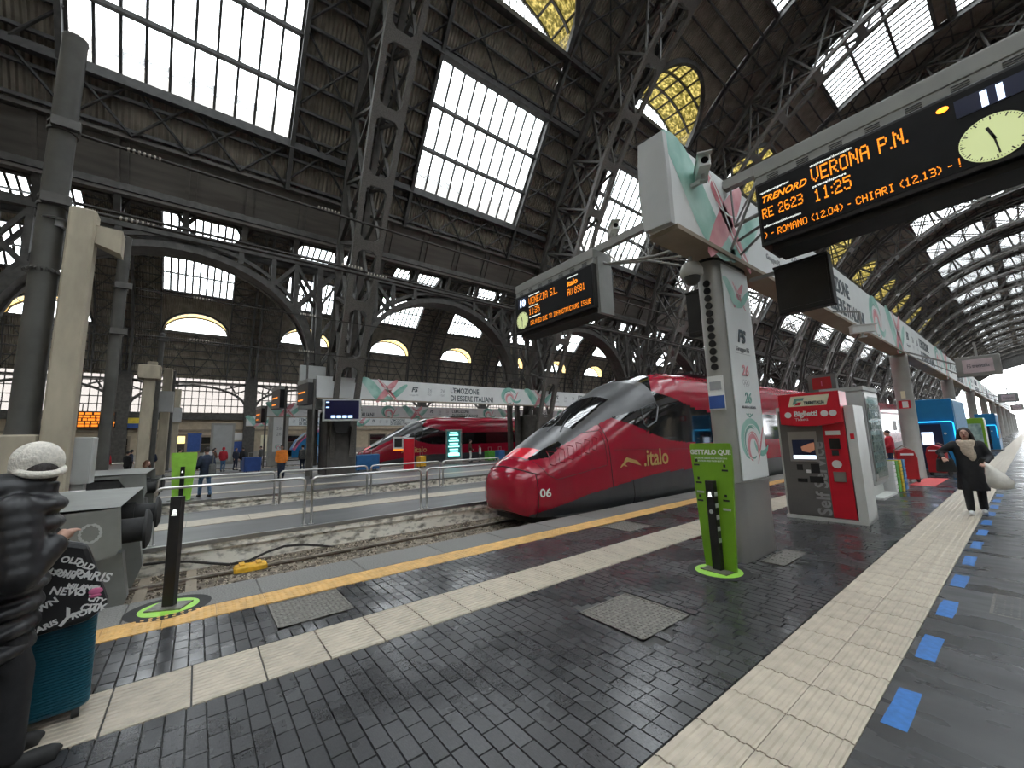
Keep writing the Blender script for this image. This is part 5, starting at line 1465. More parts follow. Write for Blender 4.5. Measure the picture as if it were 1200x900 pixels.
hoop(-13.87, 7.38, 10.0, .95, 'stainless hoop railing of the back row, mostly behind the train nose')
hoop(-10.7, -4.0, -1.50, .98, 'stainless hoop railing ending behind the near buffer stop')
# masts with concrete posts
def mast(x, y, r, h, label, z0=0, collar=()):
    t = thing('steel_mast', label, 'mast', (x, y, 0))
    MB().lathe([(r*1.12, z0), (r, z0+.3), (r*.93, h), (r*.98, h+.02), (r*.98, h+.08), (.02, h+r*.9)], n=20).build('shaft', 'mast_grey', t, 40)
    for z in collar:
        c = MB().lathe([(r*1.02, z-.03), (r*1.10, z-.03), (r*1.10, z+.03), (r*1.02, z+.03)], n=20).lathe([(r*1.02, z+.13), (r*1.10, z+.13), (r*1.10, z+.19), (r*1.02, z+.19)], n=20).build('collar', 'steel_dark', t)
        MB().box((r*.9, -.12, z-.02), (r*1.5, .3, z+.18)).build('clamp', 'steel_dark', c)
    return t
m1 = mast(-11.9, -2.68, .215, 10.65, 'tall dark grey steel mast at the left with a pale concrete post', 2.0, (8.45, 6.75))
MB().cbox((-.28, -.30, 0), (.30, .27, 2.05), .03).build('plinth', 'concrete', m1)
br = MB()
for k in range(20): a = 2*PI*k/20; br.bar((.22*math.cos(a), .22*math.sin(a), 5.36), (.29*math.cos(a+.1), .29*math.sin(a+.1), 5.30), .025, .05)
br.build('spike_collar', 'steel_dark', m1)
cp = thing('concrete_post', 'pale square concrete post standing against the tall left mast', 'concrete post', (-11.75, -2.18, 0))
MB().cbox((-.20, -.21, 0), (.20, .20, 6.75), .035).build('shaft', 'concrete', cp)
MB().loft([[(-.10, .20, 6.05), (.14, .20, 6.05), (.14, .20, 6.45), (-.10, .20, 6.45)], [(-.16, .62, 5.88), (.22, .62, 5.88), (.22, .62, 6.40), (-.16, .62, 6.40)]]).build('lamp_head', 'concrete', cp)
MB().lathe([(.10, 6.30), (.09, 6.45), (.03, 6.52)], (-.05, -.36, 0), 14).lathe([(.22, 6.44), (.05, 6.50)], (-.05, -.40, 0), 14).build('loudspeaker', 'cabinet_grey', cp, 40)
m2 = mast(-18.6, -2.42, .17, 9.0, 'second dark steel mast, behind the buffer stops', 0, (7.2, 5.6))
cp2 = thing('concrete_post', 'pale concrete post with a box head between the two dark masts', 'concrete post', (-26.0, -2.05, 0))
MB().cbox((-.22, -.22, 0), (.22, .22, 5.3), .04).build('shaft', 'concrete', cp2); MB().cbox((-.4, -.42, 5.1), (.4, .42, 5.75), .04).box((-.2, -.1, 5.75), (.2, .25, 5.95)).build('box_head', 'concrete', cp2)
mast(-30.8, -2.05, .15, 8.4, 'third dark steel mast beside the farther concrete post', 0, (8,))
for i, (x, y, h) in enumerate(((-36, -1.9, 7.2), (-43, -1.9, 9.5), (-50, -1.8, 7.4))):
    lab = ['concrete post with equipment box, nearest of the far row of posts', 'tall thin dark mast in the far row of posts', 'concrete post farthest back in the row of posts'][i]
    if i == 1: mast(x, y, .15, h-1.5, lab, 0, (7,))
    else:
        t = thing('concrete_post', lab, 'concrete post', (x, y, 0)); MB().cbox((-.25, -.25, 0), (.25, .25, h), .05).build('shaft', 'concrete', t); MB().box((-.4, -.4, 4.2), (.4, .4, 5.6)).build('equipment_box', 'cabinet_grey', t)
ec = thing('electric_cabinet', 'pale grey electric cabinet on legs right of the white-hatted person', 'cabinet', (-12.3, -2.12, 0))
MB().cbox((-.22, .0, 1.05), (.22, .40, 2.0), .02).build('box', 'cabinet_grey', ec); MB().box((.22, .04, 1.1), (.232, .36, 1.95)).build('door', 'cabinet_grey', ec)
MB().box((-.15, .1, 0), (.15, .3, 1.05)).build('pedestal', 'cabinet_grey', ec)
# overhead wires with insulators
def wire(pts, r, label, ins=()):
    t = thing('overhead_wire', label, 'cable', pts[0])
    P = Vector(pts[0]); MB().tube([Vector(p)-P for p in pts], r, 6).build('wire', 'cable', t)
    for f in ins:
        a, b = Vector(pts[0]), Vector(pts[-1]); c = a+(b-a)*f-P; d = (b-a).normalized()
        mb = MB()
        for k in range(7): mb.cyl(c+d*k*.09, c+d*(k*.09+.035), .05, 10)
        mb.build('insulator', 'insulator', t)
def sag(x, ya, yb, z, s=.12, n=10): return [(x, ya+(yb-ya)*i/n, z-s*4*(i/n)*(1-i/n)) for i in range(n+1)]
wire(sag(-11.85, -2.4, 34, 8.5), .035, 'upper catenary cable running from the tall left mast', (.02, .13))
wire(sag(-11.85, -2.4, 34, 6.82), .045, 'lower catenary cable running from the tall left mast', (.02, .17))
wire(sag(-11.95, -2.4, 34, 6.98), .035, 'second lower cable close above the lower catenary cable', (.15,))
wire(sag(-18.5, -1.9, 34, 7.25), .025, 'upper cable from the second mast', (.04, .14))
wire(sag(-18.5, -1.9, 34, 5.65), .025, 'lower cable from the second mast', (.04, .14))

# ================================================================ FAR PLATFORM THINGS
tt = thing('info_totem', 'silver totem with a glowing teal timetable screen on the far platform', 'totem', (-27.0, 15.3, 0), math.radians(62))
MB().box((-.62, -.16, .05), (.62, .16, 2.55)).build('frame', 'brushed_steel', tt, bevel=.03)
sc = MB().box((-.50, -.17, .45), (.50, -.16, 2.42)).build('screen', 'screen_teal', tt)
for k, (w, h_) in enumerate(((.28, .05), (.34, .12), (.28, .07), (.38, .10), (.32, .10), (.42, .09), (.32, .10), (.30, .08), (.42, .22))):
    MB().box((-w, -.173, 2.30-k*.215), (w, -.17, 2.30-k*.215+h_)).build('screen_line', 'screen_text', sc)
MB().box((-.7, -.25, 0), (.7, .25, .05)).build('foot', 'brushed_steel', tt)
rp = thing('ticket_validator', 'red upright help point post with a small screen, left of the teal totem', 'totem', (-24.4, 10.6, 0), math.radians(62))
MB().box((-.32, -.15, 0), (.32, .15, 2.0)).build('post', 'ticket_red', rp, bevel=.02); MB().box((-.95, -.12, 1.25), (-.34, .12, 2.05)).build('screen_box', 'frame_white', rp); MB().box((-.88, -.13, 1.4), (-.42, -.12, 1.95)).build('screen', 'black', rp); MB().box((-.95, -.13, 1.2), (-.34, -.12, 1.28)).build('lit_bar', 'led_board', rp); MB().box((-.32, -.16, 1.9), (.32, -.15, 2.0)).build('cap', 'white', rp)
pm = thing('platform_monitor', 'blue-lit information monitor on the nearest lattice column', 'monitor', (-23.1, 6.15, 2.95), math.radians(72))
MB().box((-.75, -.1, 0), (.75, .1, 1.05)).build('case', 'cabinet_grey', pm); MB().box((-.66, -.106, .09), (.66, -.1, .97)).build('screen', 'screen_navy', pm)
for k in range(4): MB().box((-.42+k*.22, -.109, .14), (-.25+k*.22, -.106, .26)).build('screen_icon', 'screen_blue', pm)
for z in (.62, .86): MB().box((-.62, -.109, z), (-.5, -.106, z+.05)).build('screen_icon', 'screen_blue', pm)
MB().prism([(-.35, 0), (.35, 0), (.22, -.55), (-.22, -.55)], lambda x, z: (x, .0, z), lambda x, z: (x, .9, z)).build('bracket', 'black', pm)
pm.scale = (1.3, 1.0, 1.15)
gp = thing('end_panel', 'plain pale grey panel left of the nearest lattice column', 'panel', (-25.0, 4.3, 3.7))
MB().box((-.15, 0, 0), (.15, 1.35, 2.5)).build('panel', 'cabinet_grey', gp, bevel=.02); MB().box((-.1, .5, -3.7), (.1, .8, 0)).build('post', 'steel_dark', gp)
for i, (x, y, z) in enumerate(((-23.7, 4.45, 3.85), (-27.5, 3.7, 3.9), (-38, 3.9, 3.6))):
    t = thing('departure_screen', ['small orange-lit departure screen hung beside the pale grey panel', 'small orange-lit departure screen, second in from the lattice column', 'small orange-lit departure screen over the far platform end'][i], 'departure board', (x, y, z), math.radians(8))
    MB().box((-.8, -.2, 0), (.8, .2, 1.1)).build('case', 'black', t); MB().box((-.8, -.22, 1.1), (.8, .22, 1.3)).build('housing', 'sign_grey', t)
    for k in range(2): MB().box((-.6, -.21, .2+k*.4), (.1+.3*k, -.2, .27+k*.4)).build('text_line', 'led_board', t)
    MB().bar((.85, .1, -z), (.85, .1, 1.3), .1).build('pole', 'steel_dark', t)
    MB().bar((0, 0, 1.3), (0, 0, 2.6), .08).build('hanger', 'steel_dark', t)
for i, (y0, y1, lab) in enumerate(((-13.1, -9.3, 'wide orange departure board under the far glazed screen'), (-19.2, -16.4, 'orange departure board at the left edge under the glazed screen'))):
    t = thing('departure_display', lab, 'departure board', (XW+.7, y0, 4.9))
    MB().box((-.18, 0, 0), (.2, y1-y0, 2.2)).build('case', 'black', t)
    for r_ in range(5):
        y = .12
        while y < y1-y0-.3:
            w = random.uniform(.2, .7); w = min(w, y1-y0-y-.1); MB().box((.2, y, .15+r_*.41), (.215, y+w, .45+r_*.41)).build('led_text', 'led_board', t); y += w+random.uniform(.06, .2)
    MB().bar((0, .4, 2.2), (0, .4, 3.2), .1).bar((0, y1-y0-.4, 2.2), (0, y1-y0-.4, 3.2), .1).build('hanger', 'steel_dark', t)
ys_ = thing('info_sign', 'yellow and blue information sign on the far wall right of the orange board', 'sign', (XW+.6, -8.9, 4.3)); MB().box((-.1, 0, 1.2), (.1, 3.4, 2.0)).build('yellow_band', 'sign_yellow', ys_); MB().box((-.08, 0, .5), (.08, 3.4, 1.2)).build('navy_band', 'sign_blue', ys_); MB().bar((0, .3, 2.0), (0, .3, 2.8), .08).bar((0, 3.1, 2.0), (0, 3.1, 2.8), .08).build('hanger', 'steel_dark', ys_)
# white poster pillar on the next platform end
wp_ = thing('poster_pillar', 'white square pillar with a tall games poster behind the orange-jacketed person', 'column', (-41.2, 5.6, 0))
MB().box((-.6, -.75, 0), (.3, .75, 4.24)).build('shaft', 'column_grey', wp_); q_ = MB().box((.3, -.45, 1.2), (.32, .45, 4.2)).build('poster', 'banner_white', wp_)
swirl(q_, lambda a, b, l: Vector((.321+l, a, b)), 0, 1.6, .45, 1, True); text('26', .4, 'print_grey', q_, (.322, 0, 2.6), P_R, P_U, 'CENTER'); text('26', .4, 'print_grey', q_, (.322, 0, 3.1), P_R, P_U, 'CENTER')
wq = thing('poster_pillar', 'plain pale pillar left of the white poster pillar', 'column', (-52, 2.0, 0)); MB().box((-.5, -1.0, 0), (.5, 1.0, 4.2)).build('shaft', 'column_grey', wq); MB().box((.5, -.8, .3), (.52, .8, 4.0)).build('panel', 'cabinet_grey', wq)
# blue and pink train (stands on its own wheels) nose far behind
bt = thing('commuter_train', 'blue train nose with pink and white stripes beyond the far platform', 'train', (-54.0, 8.6, 0))
prof = [(0, .6), (.15, 1.4), (.6, 2.3), (1.4, 3.1), (2.6, 3.7), (4.0, 4.0), (6.5, 4.0)]
MB().loft([[(1.4*s, y, z) for s, z in ((-.9, .3), (-1, 1.2), (-1, zt*.75), (-.75, zt*.97), (0, zt), (.75, zt*.97), (1, zt*.75), (1, 1.2), (.9, .3))] for y, zt in prof]).build('body_shell', 'kiosk_blue', bt, 40)
for dz, c, w in ((.10, 'white', .3), (-.12, 'magenta', .35)):
    mb = MB(); ribbon([(y, z+dz) for y, z in prof[1:6]], w, mb, lambda a, b: Vector((1.44, a, b*.93))); mb.build('stripe', c, bt)
MB().box((1.40, 3.0, 1.3), (1.43, 6, 2.5)).build('window_strip', 'train_glass', bt)
for y in (2.5, 5.0):
    for x in (-.75, .75): MB().cyl((x-.07, y, -.18), (x+.07, y, -.18), .44, 18).build('wheel', 'rail_steel', bt)
MB().box((-1.2, 1.2, -.3), (1.2, 6.4, .35)).build('underframe', 'black_matt', bt)

# ================================================================ PEOPLE
def blob(name, mb, m, parent, voxel, it=6):
    o = mb.build(name, m, parent, True)
    r = o.modifiers.new('remesh', 'REMESH'); r.mode = 'VOXEL'; r.voxel_size = voxel; r.use_smooth_shade = True
    s = o.modifiers.new('smooth', 'SMOOTH'); s.iterations = it; s.factor = .5
    return o
def limb(mb, pts, rad, n=12):
    mb.tube(pts, rad, n)
    for p, r in zip(pts, rad): mb.ell(p, (r, r, r), n, 8)
def hand(mb, wrist, d, side, grip=.6):
    """palm, four unequal bent fingers and a thumb; d is the pointing direction"""
    w = Vector(wrist); d = Vector(d).normalized(); sx = d.cross(Vector((0, 0, 1)))
    sx = Vector((1, 0, 0)) if sx.length < .2 else sx.normalized()
    n = sx.cross(d).normalized()*(-1)
    mb.tube([w, w+d*.035, w+d*.085], [.026, .034, .036], 10); mb.ell(w+d*.06, (.034, .034, .03), 10, 6)
    for k, L in enumerate((.066, .075, .070, .055)):
        b = w+d*.082+sx*(.027-.018*k); c = b+d*L*.55*(1-.3*grip)+n*L*.35*grip; e = c+d*L*.45*(1-1.2*grip)+n*L*.5*grip
        limb(mb, [b, c, e], [.0095, .009, .008], 8)
    b = w+d*.03+sx*.03*side; c = b+d*.035+sx*.025*side+n*.012; limb(mb, [b, c, c+d*.03+n*.02], [.012, .011, .009], 8)

def person(label, loc, rz, h=1.72, top='cloth_black', legs='cloth_black', hair='hair_dark', hairlen=0, coat=.78, arms=None, feet=None, shoes='black_matt', voxel=.022, hat=None, puffer=False, head_turn=0, lean=0.0, face=False, seated=False, flare=0, bulk=1.0):
    s = h/1.75
    t = thing('person', label, 'person', loc, rz); t.scale = (s, s, s)
    feet = feet or [(-.10, .03), (.10, -.03)]
    arms = arms or [[(-.255, .0, 1.13), (-.25, .09, .90)], [(.255, .0, 1.13), (.25, .09, .90)]]
    hipz = .92 if not seated else .50
    dz = hipz-.92
    L = lambda x, y, z: (x, y+lean*max(0, z-.9), z+dz)
    neck = Vector(L(0, .0, 1.48)); hc = Vector(L(0, .035, 1.635))
    Rh = Matrix.Rotation(head_turn, 3, 'Z')
    bd = MB()
    # head
    bd.ell(hc, (.076, .096, .118), 16, 12, Rh); bd.ell(hc+Rh @ Vector((0, .03, -.055)), (.058, .062, .068), 12, 8, Rh)
    bd.ell(hc+Rh @ Vector((0, .098, -.012)), (.013, .022, .024), 8, 6, Rh)
    bd.ell(hc+Rh @ Vector((0, .088, -.052)), (.026, .014, .010), 8, 6, Rh)
    for e in (-1, 1): bd.ell(hc+Rh @ Vector((e*.078, -.005, -.01)), (.012, .022, .032), 8, 6, Rh)
    limb(bd, [hc+Vector((0, -.02, -.07)), neck, Vector(L(0, 0, 1.40))], [.052, .055, .075])
    limb(bd, [L(0, 0, 1.36), L(0, 0, 1.15), L(0, 0, .95)], [.12, .115, .12])
    jk = MB(); tr = MB()
    K = []
    for i, (fx, fy) in enumerate(feet):
        hx = -.095 if i == 0 else .095
        if seated: kn = Vector((hx*1.2, .46, .50)); an = Vector((fx*1.2, .46+fy, .09)); hp = Vector((hx, 0, .52))
        else:
            hp = Vector((hx, 0, .90)); an = Vector((fx, fy-.02, .09)); kn = (hp+an)/2+Vector((0, .045+abs(fy)*.12, .03))
        limb(bd, [hp, kn, an], [.075, .05, .036]); limb(tr, [hp, kn, an+Vector((0, 0, .02))], [.098*bulk, .072*bulk, .062*bulk])
        sh = MB(); yaw = .12*(-1 if i == 0 else 1)
        sh.ell((fx, fy+.07, .045), (.046, .13, .045), 14, 8); sh.ell((fx, fy-.02, .06), (.042, .06, .06), 12, 8); sh.box((fx-.04, fy-.06, .0), (fx+.04, fy+.17, .03))
        blob('shoe', sh, shoes, t, voxel*.7, 3)
    limb(tr, [(-.06, 0, hipz), (.06, 0, hipz)], [.115, .115])
    for i, (el, wr) in enumerate(arms):
        sgn = -1 if i == 0 else 1
        sd = Vector(L(sgn*.18, 0, 1.40)); el = Vector((el[0], el[1], el[2]+dz)); wr = Vector((wr[0], wr[1], wr[2]+dz))
        limb(bd, [sd, el, wr], [.055, .042, .030]); hand(bd, wr, wr-el, -sgn)
        w2 = el+(wr-el)*.93
        if puffer:
            for a, b, r0, r1, n in ((sd, el, .105, .095, 5), (el, w2, .095, .068, 4)):
                for k in range(n+1):
                    f = k/n; c = a+(b-a)*f; r = r0+(r1-r0)*f; jk.ell(c, (r, r, r), 14, 10)
                jk.tube([a, b], [r0*.93, r1*.93], 12)
        else: limb(jk, [sd, el, w2], [.082*bulk, .066*bulk, .052*bulk])
    z0 = coat
    if puffer:
        n = 8; zz = np.linspace(z0+.05, 1.42, n)
        for z in zz:
            f = (z-z0)/(1.42-z0); rx = .235+.02*math.sin(PI*f); ry = .185+.02*math.sin(PI*f)
            c = Vector(L(0, 0, z)); jk.ell(c, (rx*bulk, ry*bulk, (zz[1]-zz[0])*.72), 22, 10)
        jk.tube([L(0, 0, z0+.05), L(0, 0, 1.42)], [.19, .17], 16); jk.ell(L(0, -.05, 1.52), (.15, .15, .10), 18, 10); jk.tube([L(0, .02, 1.46), L(0, .03, 1.575)], [.125, .112], 20)
    else:
        rings = []
        for z, rx, ry in ((z0, .19+flare, .15+flare), (.95 if z0 < .9 else z0+.03, .185, .145), (1.1, .175, .135), (1.25, .195, .14), (1.38, .20, .125), (1.45, .12, .09), (1.49, .075, .075)):
            if z < z0: continue
            c = L(0, 0, z); rings.append([(c[0]+rx*bulk*math.cos(a), c[1]+ry*bulk*math.sin(a), c[2]) for a in [2*PI*k/18 for k in range(18)]])
        jk.loft(rings); jk.ell(L(0, -.03, 1.46), (.10, .09, .05), 12, 8)
    blob('body', bd, 'skin', t, voxel*.6 if face else voxel*.8, 2)
    blob('trousers', tr, legs, t, voxel); blob('jacket', jk, top, t, voxel*.7 if puffer else voxel, 2 if puffer else 6)
    if hat:
        hm = MB(); hm.ell(hc+Vector((0, -.01, .045)), (.102, .118, .122), 22, 14); hm.ell(hc+Vector((0, -.02, .0)), (.094, .108, .085), 22, 14); b = blob('knit_hat', hm, hat, t, voxel*.8, 4)
        hb_ = MB(); hb_.ell(hc+Rh @ Vector((0, -.028, -.025)), (.084, .088, .105), 16, 10, Rh); blob('hair', hb_, hair, t, voxel*.8, 3)
        rm = MB(); n = 28; rm.tube([hc+Rh @ Vector((.094*math.cos(2*PI*k/n), -.012+.108*math.sin(2*PI*k/n), -.005+.03*math.sin(2*PI*k/n))) for k in range(n+1)], .022, 10); rm.build('hat_brim', hat, t, True)
    else:
        hm = MB(); hm.ell(hc+Rh @ Vector((0, -.018, .028)), (.088, .102, .108), 16, 12)
        if hairlen:
            limb(hm, [hc+Rh @ Vector((0, -.07, 0)), hc+Rh @ Vector((0, -.085, -hairlen*.5)), hc+Rh @ Vector((0, -.08, -hairlen))], [.085, .09, .06])
            for e in (-1, 1): limb(hm, [hc+Rh @ Vector((e*.06, .0, .06)), hc+Rh @ Vector((e*.092, .015, -.04)), hc+Rh @ Vector((e*.12, .02, -hairlen*.8))], [.035, .034, .045])
        blob('hair', hm, hair, t, voxel*.7, 4)
        # clear the face: hair sits behind the brow line
    if face:
        for e in (-1, 1):
            MB().ell(hc+Rh @ Vector((e*.032, .087, .012)), (.014, .008, .007), 10, 6, Rh).build('eye', 'black', t, True)
            MB().ell(hc+Rh @ Vector((e*.033, .089, .032)), (.021, .008, .005), 10, 6, Rh).build('eyebrow', 'hair_dark', t, True)
        MB().ell(hc+Rh @ Vector((0, .099, -.054)), (.024, .006, .008), 10, 6, Rh).build('lips', 'cart_red', t, True)
    return t
# near person at the left
P1 = person('person in black puffer jacket and white knit hat at the left edge', (-3.66, -.87, 0), .22, 1.72, 'puffer_black', 'cloth_black', hat='wool_white', puffer=True, coat=.60, voxel=.018,
            arms=[[(-.26, .02, 1.12), (-.22, .22, 1.10)], [(.275, .10, 1.07), (.19, .22, 1.20)]], feet=[(-.12, .10), (.13, .16)], lean=.13, head_turn=1.7, face=True, bulk=1.12)
sc_ = thing('suitcase', 'teal ribbed hard-shell suitcase standing beside the white-hatted person', 'suitcase', (-4.10, -.69, 0), math.radians(10))
W_, D_, H_ = .215, .14, .62
def case_ring(z, k): 
    return [((D_+k)*math.copysign(abs(math.cos(a))**.35, math.cos(a)), (W_+k)*math.copysign(abs(math.sin(a))**.35, math.sin(a)), z) for a in [2*PI*(i+.5)/32 for i in range(32)]]
rings = [case_ring(.05, -.05), case_ring(.065, -.01)]
nr = 30
for i in range(nr):
    z = .08+(H_-.08)*i/nr; dzr = (H_-.08)/nr
    rings += [case_ring(z, 0), case_ring(z+dzr*.55, 0), case_ring(z+dzr*.65, -.008), case_ring(z+dzr*.9, -.008)]
rings += [case_ring(H_+.01, -.01), case_ring(H_+.03, -.05)]
MB().loft(rings).build('shell', 'teal_case', sc_, 35)
for x in (-.1, .1):
    for y in (-.15, .15): MB().cyl((x, y-.018, .035), (x, y+.018, .035), .035, 14).cyl((x, y, .035), (x, y, .07), .02, 8).build('wheel', 'rubber', sc_, 40)
MB().tube([(-.02, -.1, H_+.02), (-.02, -.1, 1.0), (-.02, .1, 1.0), (-.02, .1, H_+.02)], .011, 8).build('pull_handle', 'brushed_steel', sc_)
MB().tube([(.03, -.07, H_+.02), (.03, -.06, H_+.06), (.03, .06, H_+.06), (.03, .07, H_+.02)], .014, 8).build('carry_handle', 'black', sc_)
tb = thing('tote_bag', 'black tote bag printed with white city names and a pink kiss resting on the suitcase', 'bag', (-3.88, -.71, .60), math.radians(10))
bagp = [(-.26, .05), (-.22, -.02), (.22, .02), (.31, .10), (.28, .20), (.18, .50), (.02, .56), (-.20, .40)]
MB().prism(bagp, lambda y, z: (.06-.04*z, y, z), lambda y, z: (-.10+.10*z, y, z)).build('bag_body', 'black', tb, bevel=.03)
random.seed(11)
for (s_, y, z, sz, a) in (('LEN', -.14, .20, .10, 58), ('OLD', .06, .42, .05, -22), ('PARIS', .12, .31, .075, -22), ('NEW', .03, .24, .06, -20), ('ST', .15, .20, .085, -20), ('Y', .06, .06, .14, -35), ('ROMA', -.05, .30, .05, 55), ('YORK', -.10, .05, .065, 50), ('CITY', .17, .10, .055, -15), ('NEW', -.20, .10, .055, 62), ('WN', .0, .14, .05, 30), ('LONDON', .02, .36, .045, -22), ('MILANO', .10, .255, .04, -20), ('NEW YORK', -.06, .40, .04, -28), ('ROMA', .14, .06, .05, 8), ('PARIS', -.02, .02, .045, 18), ('CITY', .20, .155, .04, -30), ('OLD', .13, .38, .045, -30)):
    a = math.radians(a); text(s_, sz, 'white', tb, (.064-.04*z, y, z), (-.04*math.sin(a), math.cos(a), math.sin(a)), (-.04*math.cos(a), -math.sin(a), math.cos(a)), bold=.002, ext=.001)
MB().ell((.058, .235, .20), (.006, .035, .022), 12, 6).ell((.058, .235, .172), (.006, .03, .012), 12, 6).build('kiss_print', 'magenta', tb, True)
MB().tube([(.06, -.18, .38), (.05, -.26, .62), (.0, -.22, .80), (.02, -.12, .86)], .018, 6).build('strap', 'cloth_grey', tb)
# walking woman
P2 = person('woman in long black coat and beige scarf walking along the wide beige strip', (-.86, 12.0, 0), PI+.10, 1.66, 'cloth_black', 'cloth_black', hair='hair_dark', hairlen=.34, coat=.48, voxel=.020, flare=.03,
            arms=[[(-.29, .0, 1.15), (-.20, .24, 1.05)], [(.40, -.02, 1.24), (.36, .22, 1.14)]], feet=[(-.10, -.16), (.09, .14)], shoes='cloth_white', face=True, head_turn=-.1, bulk=1.06)
sf = MB(); n = 20
sf.tube([(.10*math.cos(2*PI*k/n), .03+.095*math.sin(2*PI*k/n), 1.475-.03*math.sin(2*PI*k/n)) for k in range(n+1)], .05, 10); sf.tube([(.09*math.cos(2*PI*k/n), .04+.10*math.sin(2*PI*k/n), 1.43-.05*math.sin(2*PI*k/n)) for k in range(n+1)], .045, 10); sf.ell((0, .13, 1.33), (.10, .05, .17), 14, 10); sf.ell((-.05, .14, 1.20), (.07, .045, .13), 14, 10)
blob('scarf', sf, 'scarf', P2, .018, 4)
hb = thing('handbag', 'black handbag hanging from the walking woman\'s arm', 'bag', (-1.17, 11.86, .80), .1)
MB().prism([(-.15, 0), (.15, 0), (.12, .26), (-.12, .26)], lambda x, z: (x, -.06, z), lambda x, z: (x, .06, z)).build('bag_body', 'black_matt', hb, bevel=.03); MB().tube([(-.1, 0, .25), (-.06, 0, .40), (.06, 0, .40), (.1, 0, .25)], .012, 6).build('strap', 'black', hb)
pb = thing('plastic_bag', 'white plastic carrier bag swinging from the walking woman\'s hand', 'bag', (-.55, 11.72, .52))
mb = MB(); rg = []
for z, r, ox in ((0, .05, .05), (.03, .12, .05), (.14, .145, .04), (.28, .10, .0), (.40, .045, -.05), (.48, .02, -.09)): rg.append([(ox+r*1.15*math.cos(a)*(1+.14*math.sin(5*a+z*9)), r*.75*math.sin(a)*(1+.12*math.cos(4*a)), z) for a in [2*PI*k/24 for k in range(24)]])
mb.loft(rg).build('bag_body', 'bag_plastic', pb, True)
ph = MB().cbox((-.04, -.006, 0), (.04, .006, .15), .004).build('phone', 'black', None, loc=(-.70, 11.64, 1.0)); ph.rotation_euler = (.9, .2, .3); tag(ph, 'dark phone held in the walking woman\'s hand', 'phone')
# people further off
bag_of = [[(-.26, .02, 1.12), (-.20, .20, 1.0)], [(.26, .02, 1.12), (.20, .20, 1.0)]]
person('person in bright orange jacket and dark trousers walking on the far platform', (-25.0, 3.62, 0), -PI/2-.3, 1.75, 'cloth_orange', 'cloth_navy', hair='hair_dark', voxel=.03, bulk=1.15)
P3 = person('person in dark jacket and jeans with a grey shoulder bag beside the green bin', (-18.2, .28, 0), 1.9, 1.72, 'cloth_navy', 'denim', voxel=.03, feet=[(-.1, .15), (.1, -.18)], arms=bag_of)
o = MB().cbox((-.18, -.10, 0), (.18, .10, .34), .05).tube([(-.15, 0, .32), (-.1, 0, .62), (.05, 0, .72), (.15, 0, .32)], .014, 6).build('shoulder_bag', 'cloth_grey', None, loc=(-17.95, .46, .80)); tag(o, 'grey shoulder bag carried by the person in jeans', 'bag')
person('person in red jacket standing by the train beyond the vending machine', (-3.55, 21.5, 0), PI*.6, 1.62, 'cloth_red', 'cloth_navy', voxel=.03, arms=bag_of, bulk=1.1)
person('person in brown coat and pale trousers right of the teal totem', (-27.4, 17.0, 0), -.5, 1.74, 'cloth_brown', 'cloth_white', voxel=.035, arms=bag_of, coat=.85)
person('child in white coat in front of the person in the brown coat', (-27.3, 17.85, 0), 2.6, 1.30, 'cloth_white', 'cloth_grey', voxel=.035)
o = person('seated person with brown hair and dark coat left of the green bin', (-21.5, -1.55, 0), -.6, 1.70, 'cloth_grey', 'cloth_black', hair='hair_brown', hairlen=.2, voxel=.035, seated=True)
bn = thing('bench', 'low metal bench under the seated person', 'bench', (-21.5, -1.65, 0), -.6); MB().box((-.9, -.25, .36), (.9, .22, .41)).build('seat', 'brushed_steel', bn)
for x in (-.7, .7): MB().box((x-.04, -.2, 0), (x+.04, .18, .36)).build('leg', 'steel_dark', bn)
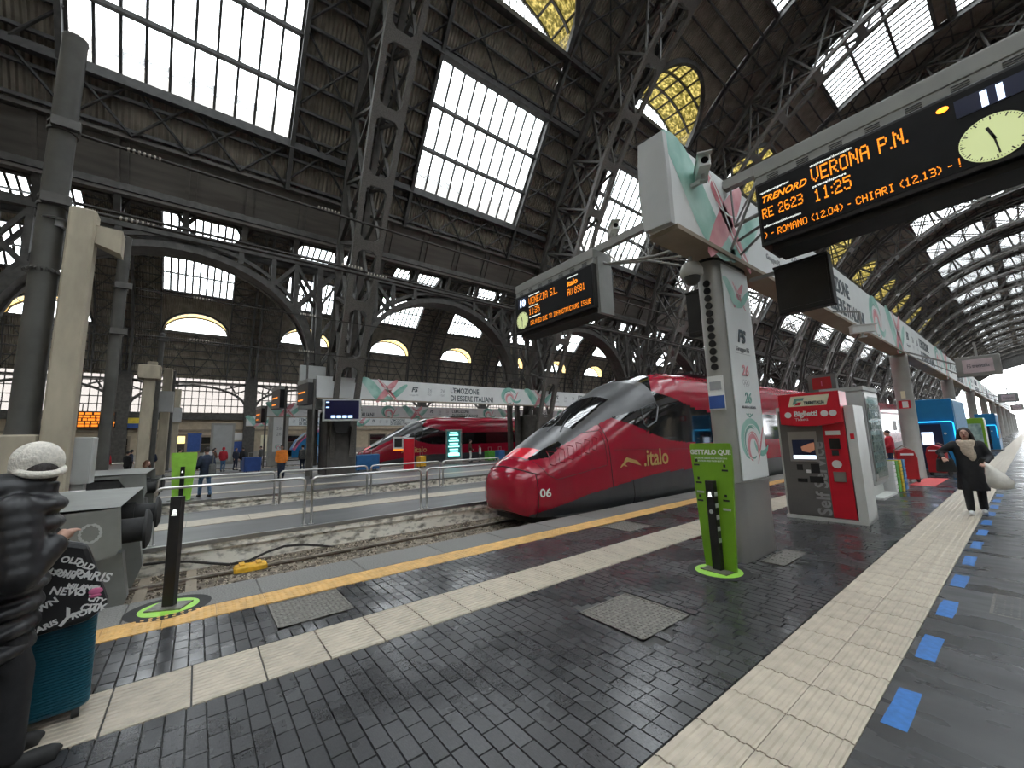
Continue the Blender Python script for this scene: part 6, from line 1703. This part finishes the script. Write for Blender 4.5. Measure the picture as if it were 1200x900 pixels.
crowd = [(-33.8, -.9, .4, 'cloth_black', 'cloth_navy', None, 'person in black coat behind the green bin, nearest of the distant group'),
         (-35.2, .6, 2.0, 'cloth_white', 'cloth_black', None, 'person in white top among the distant group'),
         (-36.0, 1.5, 1.2, 'cloth_red', 'denim', 'cloth_red', 'person in red hat and jacket among the distant group'),
         (-37.0, 2.3, -.8, 'cloth_navy', 'cloth_navy', None, 'person in navy coat right of the red-hatted person'),
         (-42.5, 4.5, 2.6, 'cloth_grey', 'cloth_black', None, 'person in grey coat walking beside the plain pale pillar'),
         (-43.0, 5.6, .5, 'cloth_navy', 'cloth_black', None, 'person in navy jacket left of the white poster pillar'),
         (-38.5, 7.6, 2.2, 'cloth_black', 'cloth_black', None, 'person in black right of the white poster pillar'),
         (-37.8, 8.1, 2.0, 'cloth_blue', 'denim', None, 'person in pale blue shirt right of the white poster pillar'),
         (-36.5, -6.2, 1.0, 'cloth_grey', 'cloth_black', None, 'person in grey coat between the left mast and the second mast'),
         (-35.0, -4.4, 1.0, 'cloth_red', 'cloth_black', None, 'person in red coat right of the second mast'),
         (-45.0, -7.2, -1.0, 'cloth_black', 'cloth_black', None, 'distant person in black at the left beyond the cabinet'),
         (-33.0, -2.2, 1.5, 'cloth_navy', 'cloth_grey', None, 'person in navy coat near the concrete post'),
         (-32.5, -3.2, .8, 'cloth_black', 'cloth_black', None, 'person in black between the seated person and the concrete post'),
         (-39.5, 1.0, 1.1, 'cloth_brown', 'cloth_black', None, 'person in brown coat in the middle of the distant group'),
         (-34.6, 2.6, 2.2, 'cloth_black', 'denim', None, 'person in black jacket and jeans beside the dark blue bin'),
         (-40.5, -3.8, .3, 'cloth_navy', 'cloth_black', 'cloth_black', 'person in black hat far off near the lit doorway'),
         (-30.2, 5.6, 1.9, 'cloth_grey', 'cloth_navy', None, 'person in grey jacket just right of the orange-jacketed person'),
         (-44.0, 1.2, 0, 'cloth_black', 'cloth_navy', None, 'distant person in black left of the dark far column')]
for x, y, rz, a, b, hat_, lab in crowd:
    person(lab, (x, y, .0), rz, random.uniform(1.62, 1.8), a, b, voxel=.045, hat=hat_, arms=bag_of if random.random() < .5 else None)
# luggage and carts far off
def case(x, y, rz, m, w, d, h, label):
    t = thing('suitcase', label, 'suitcase', (x, y, 0), rz)
    MB().cbox((-d, -w, .06), (d, w, h), .04).build('shell', m, t)
    for a in (-1, 1):
        for b in (-1, 1): MB().cyl((a*d*.7, b*w*.7-.02, .035), (a*d*.7, b*w*.7+.02, .035), .035, 10).build('wheel', 'rubber', t)
    MB().tube([(0, -w*.4, h), (0, -w*.4, h+.3), (0, w*.4, h+.3), (0, w*.4, h)], .012, 6).build('pull_handle', 'brushed_steel', t)
case(-26.4, 8.6, 0, 'blue_case', .75, .3, 1.0, 'large blue wheeled case at the foot of the nearest lattice column')
case(-25.6, 12.0, .3, 'yellow_paint', .28, .2, .75, 'yellow suitcase right of the red help point')
case(-27.6, 19.0, .2, 'crate_green', .40, .25, .8, 'bright green case near the train nose on the far platform')
case(-27.7, 20.1, .2, 'crate_blue', .40, .25, .8, 'bright blue case beside the bright green one')
case(-33.2, 3.0, .1, 'sign_blue', .5, .4, 1.0, 'dark blue wheeled bin on the middle platform left of the orange jacket')
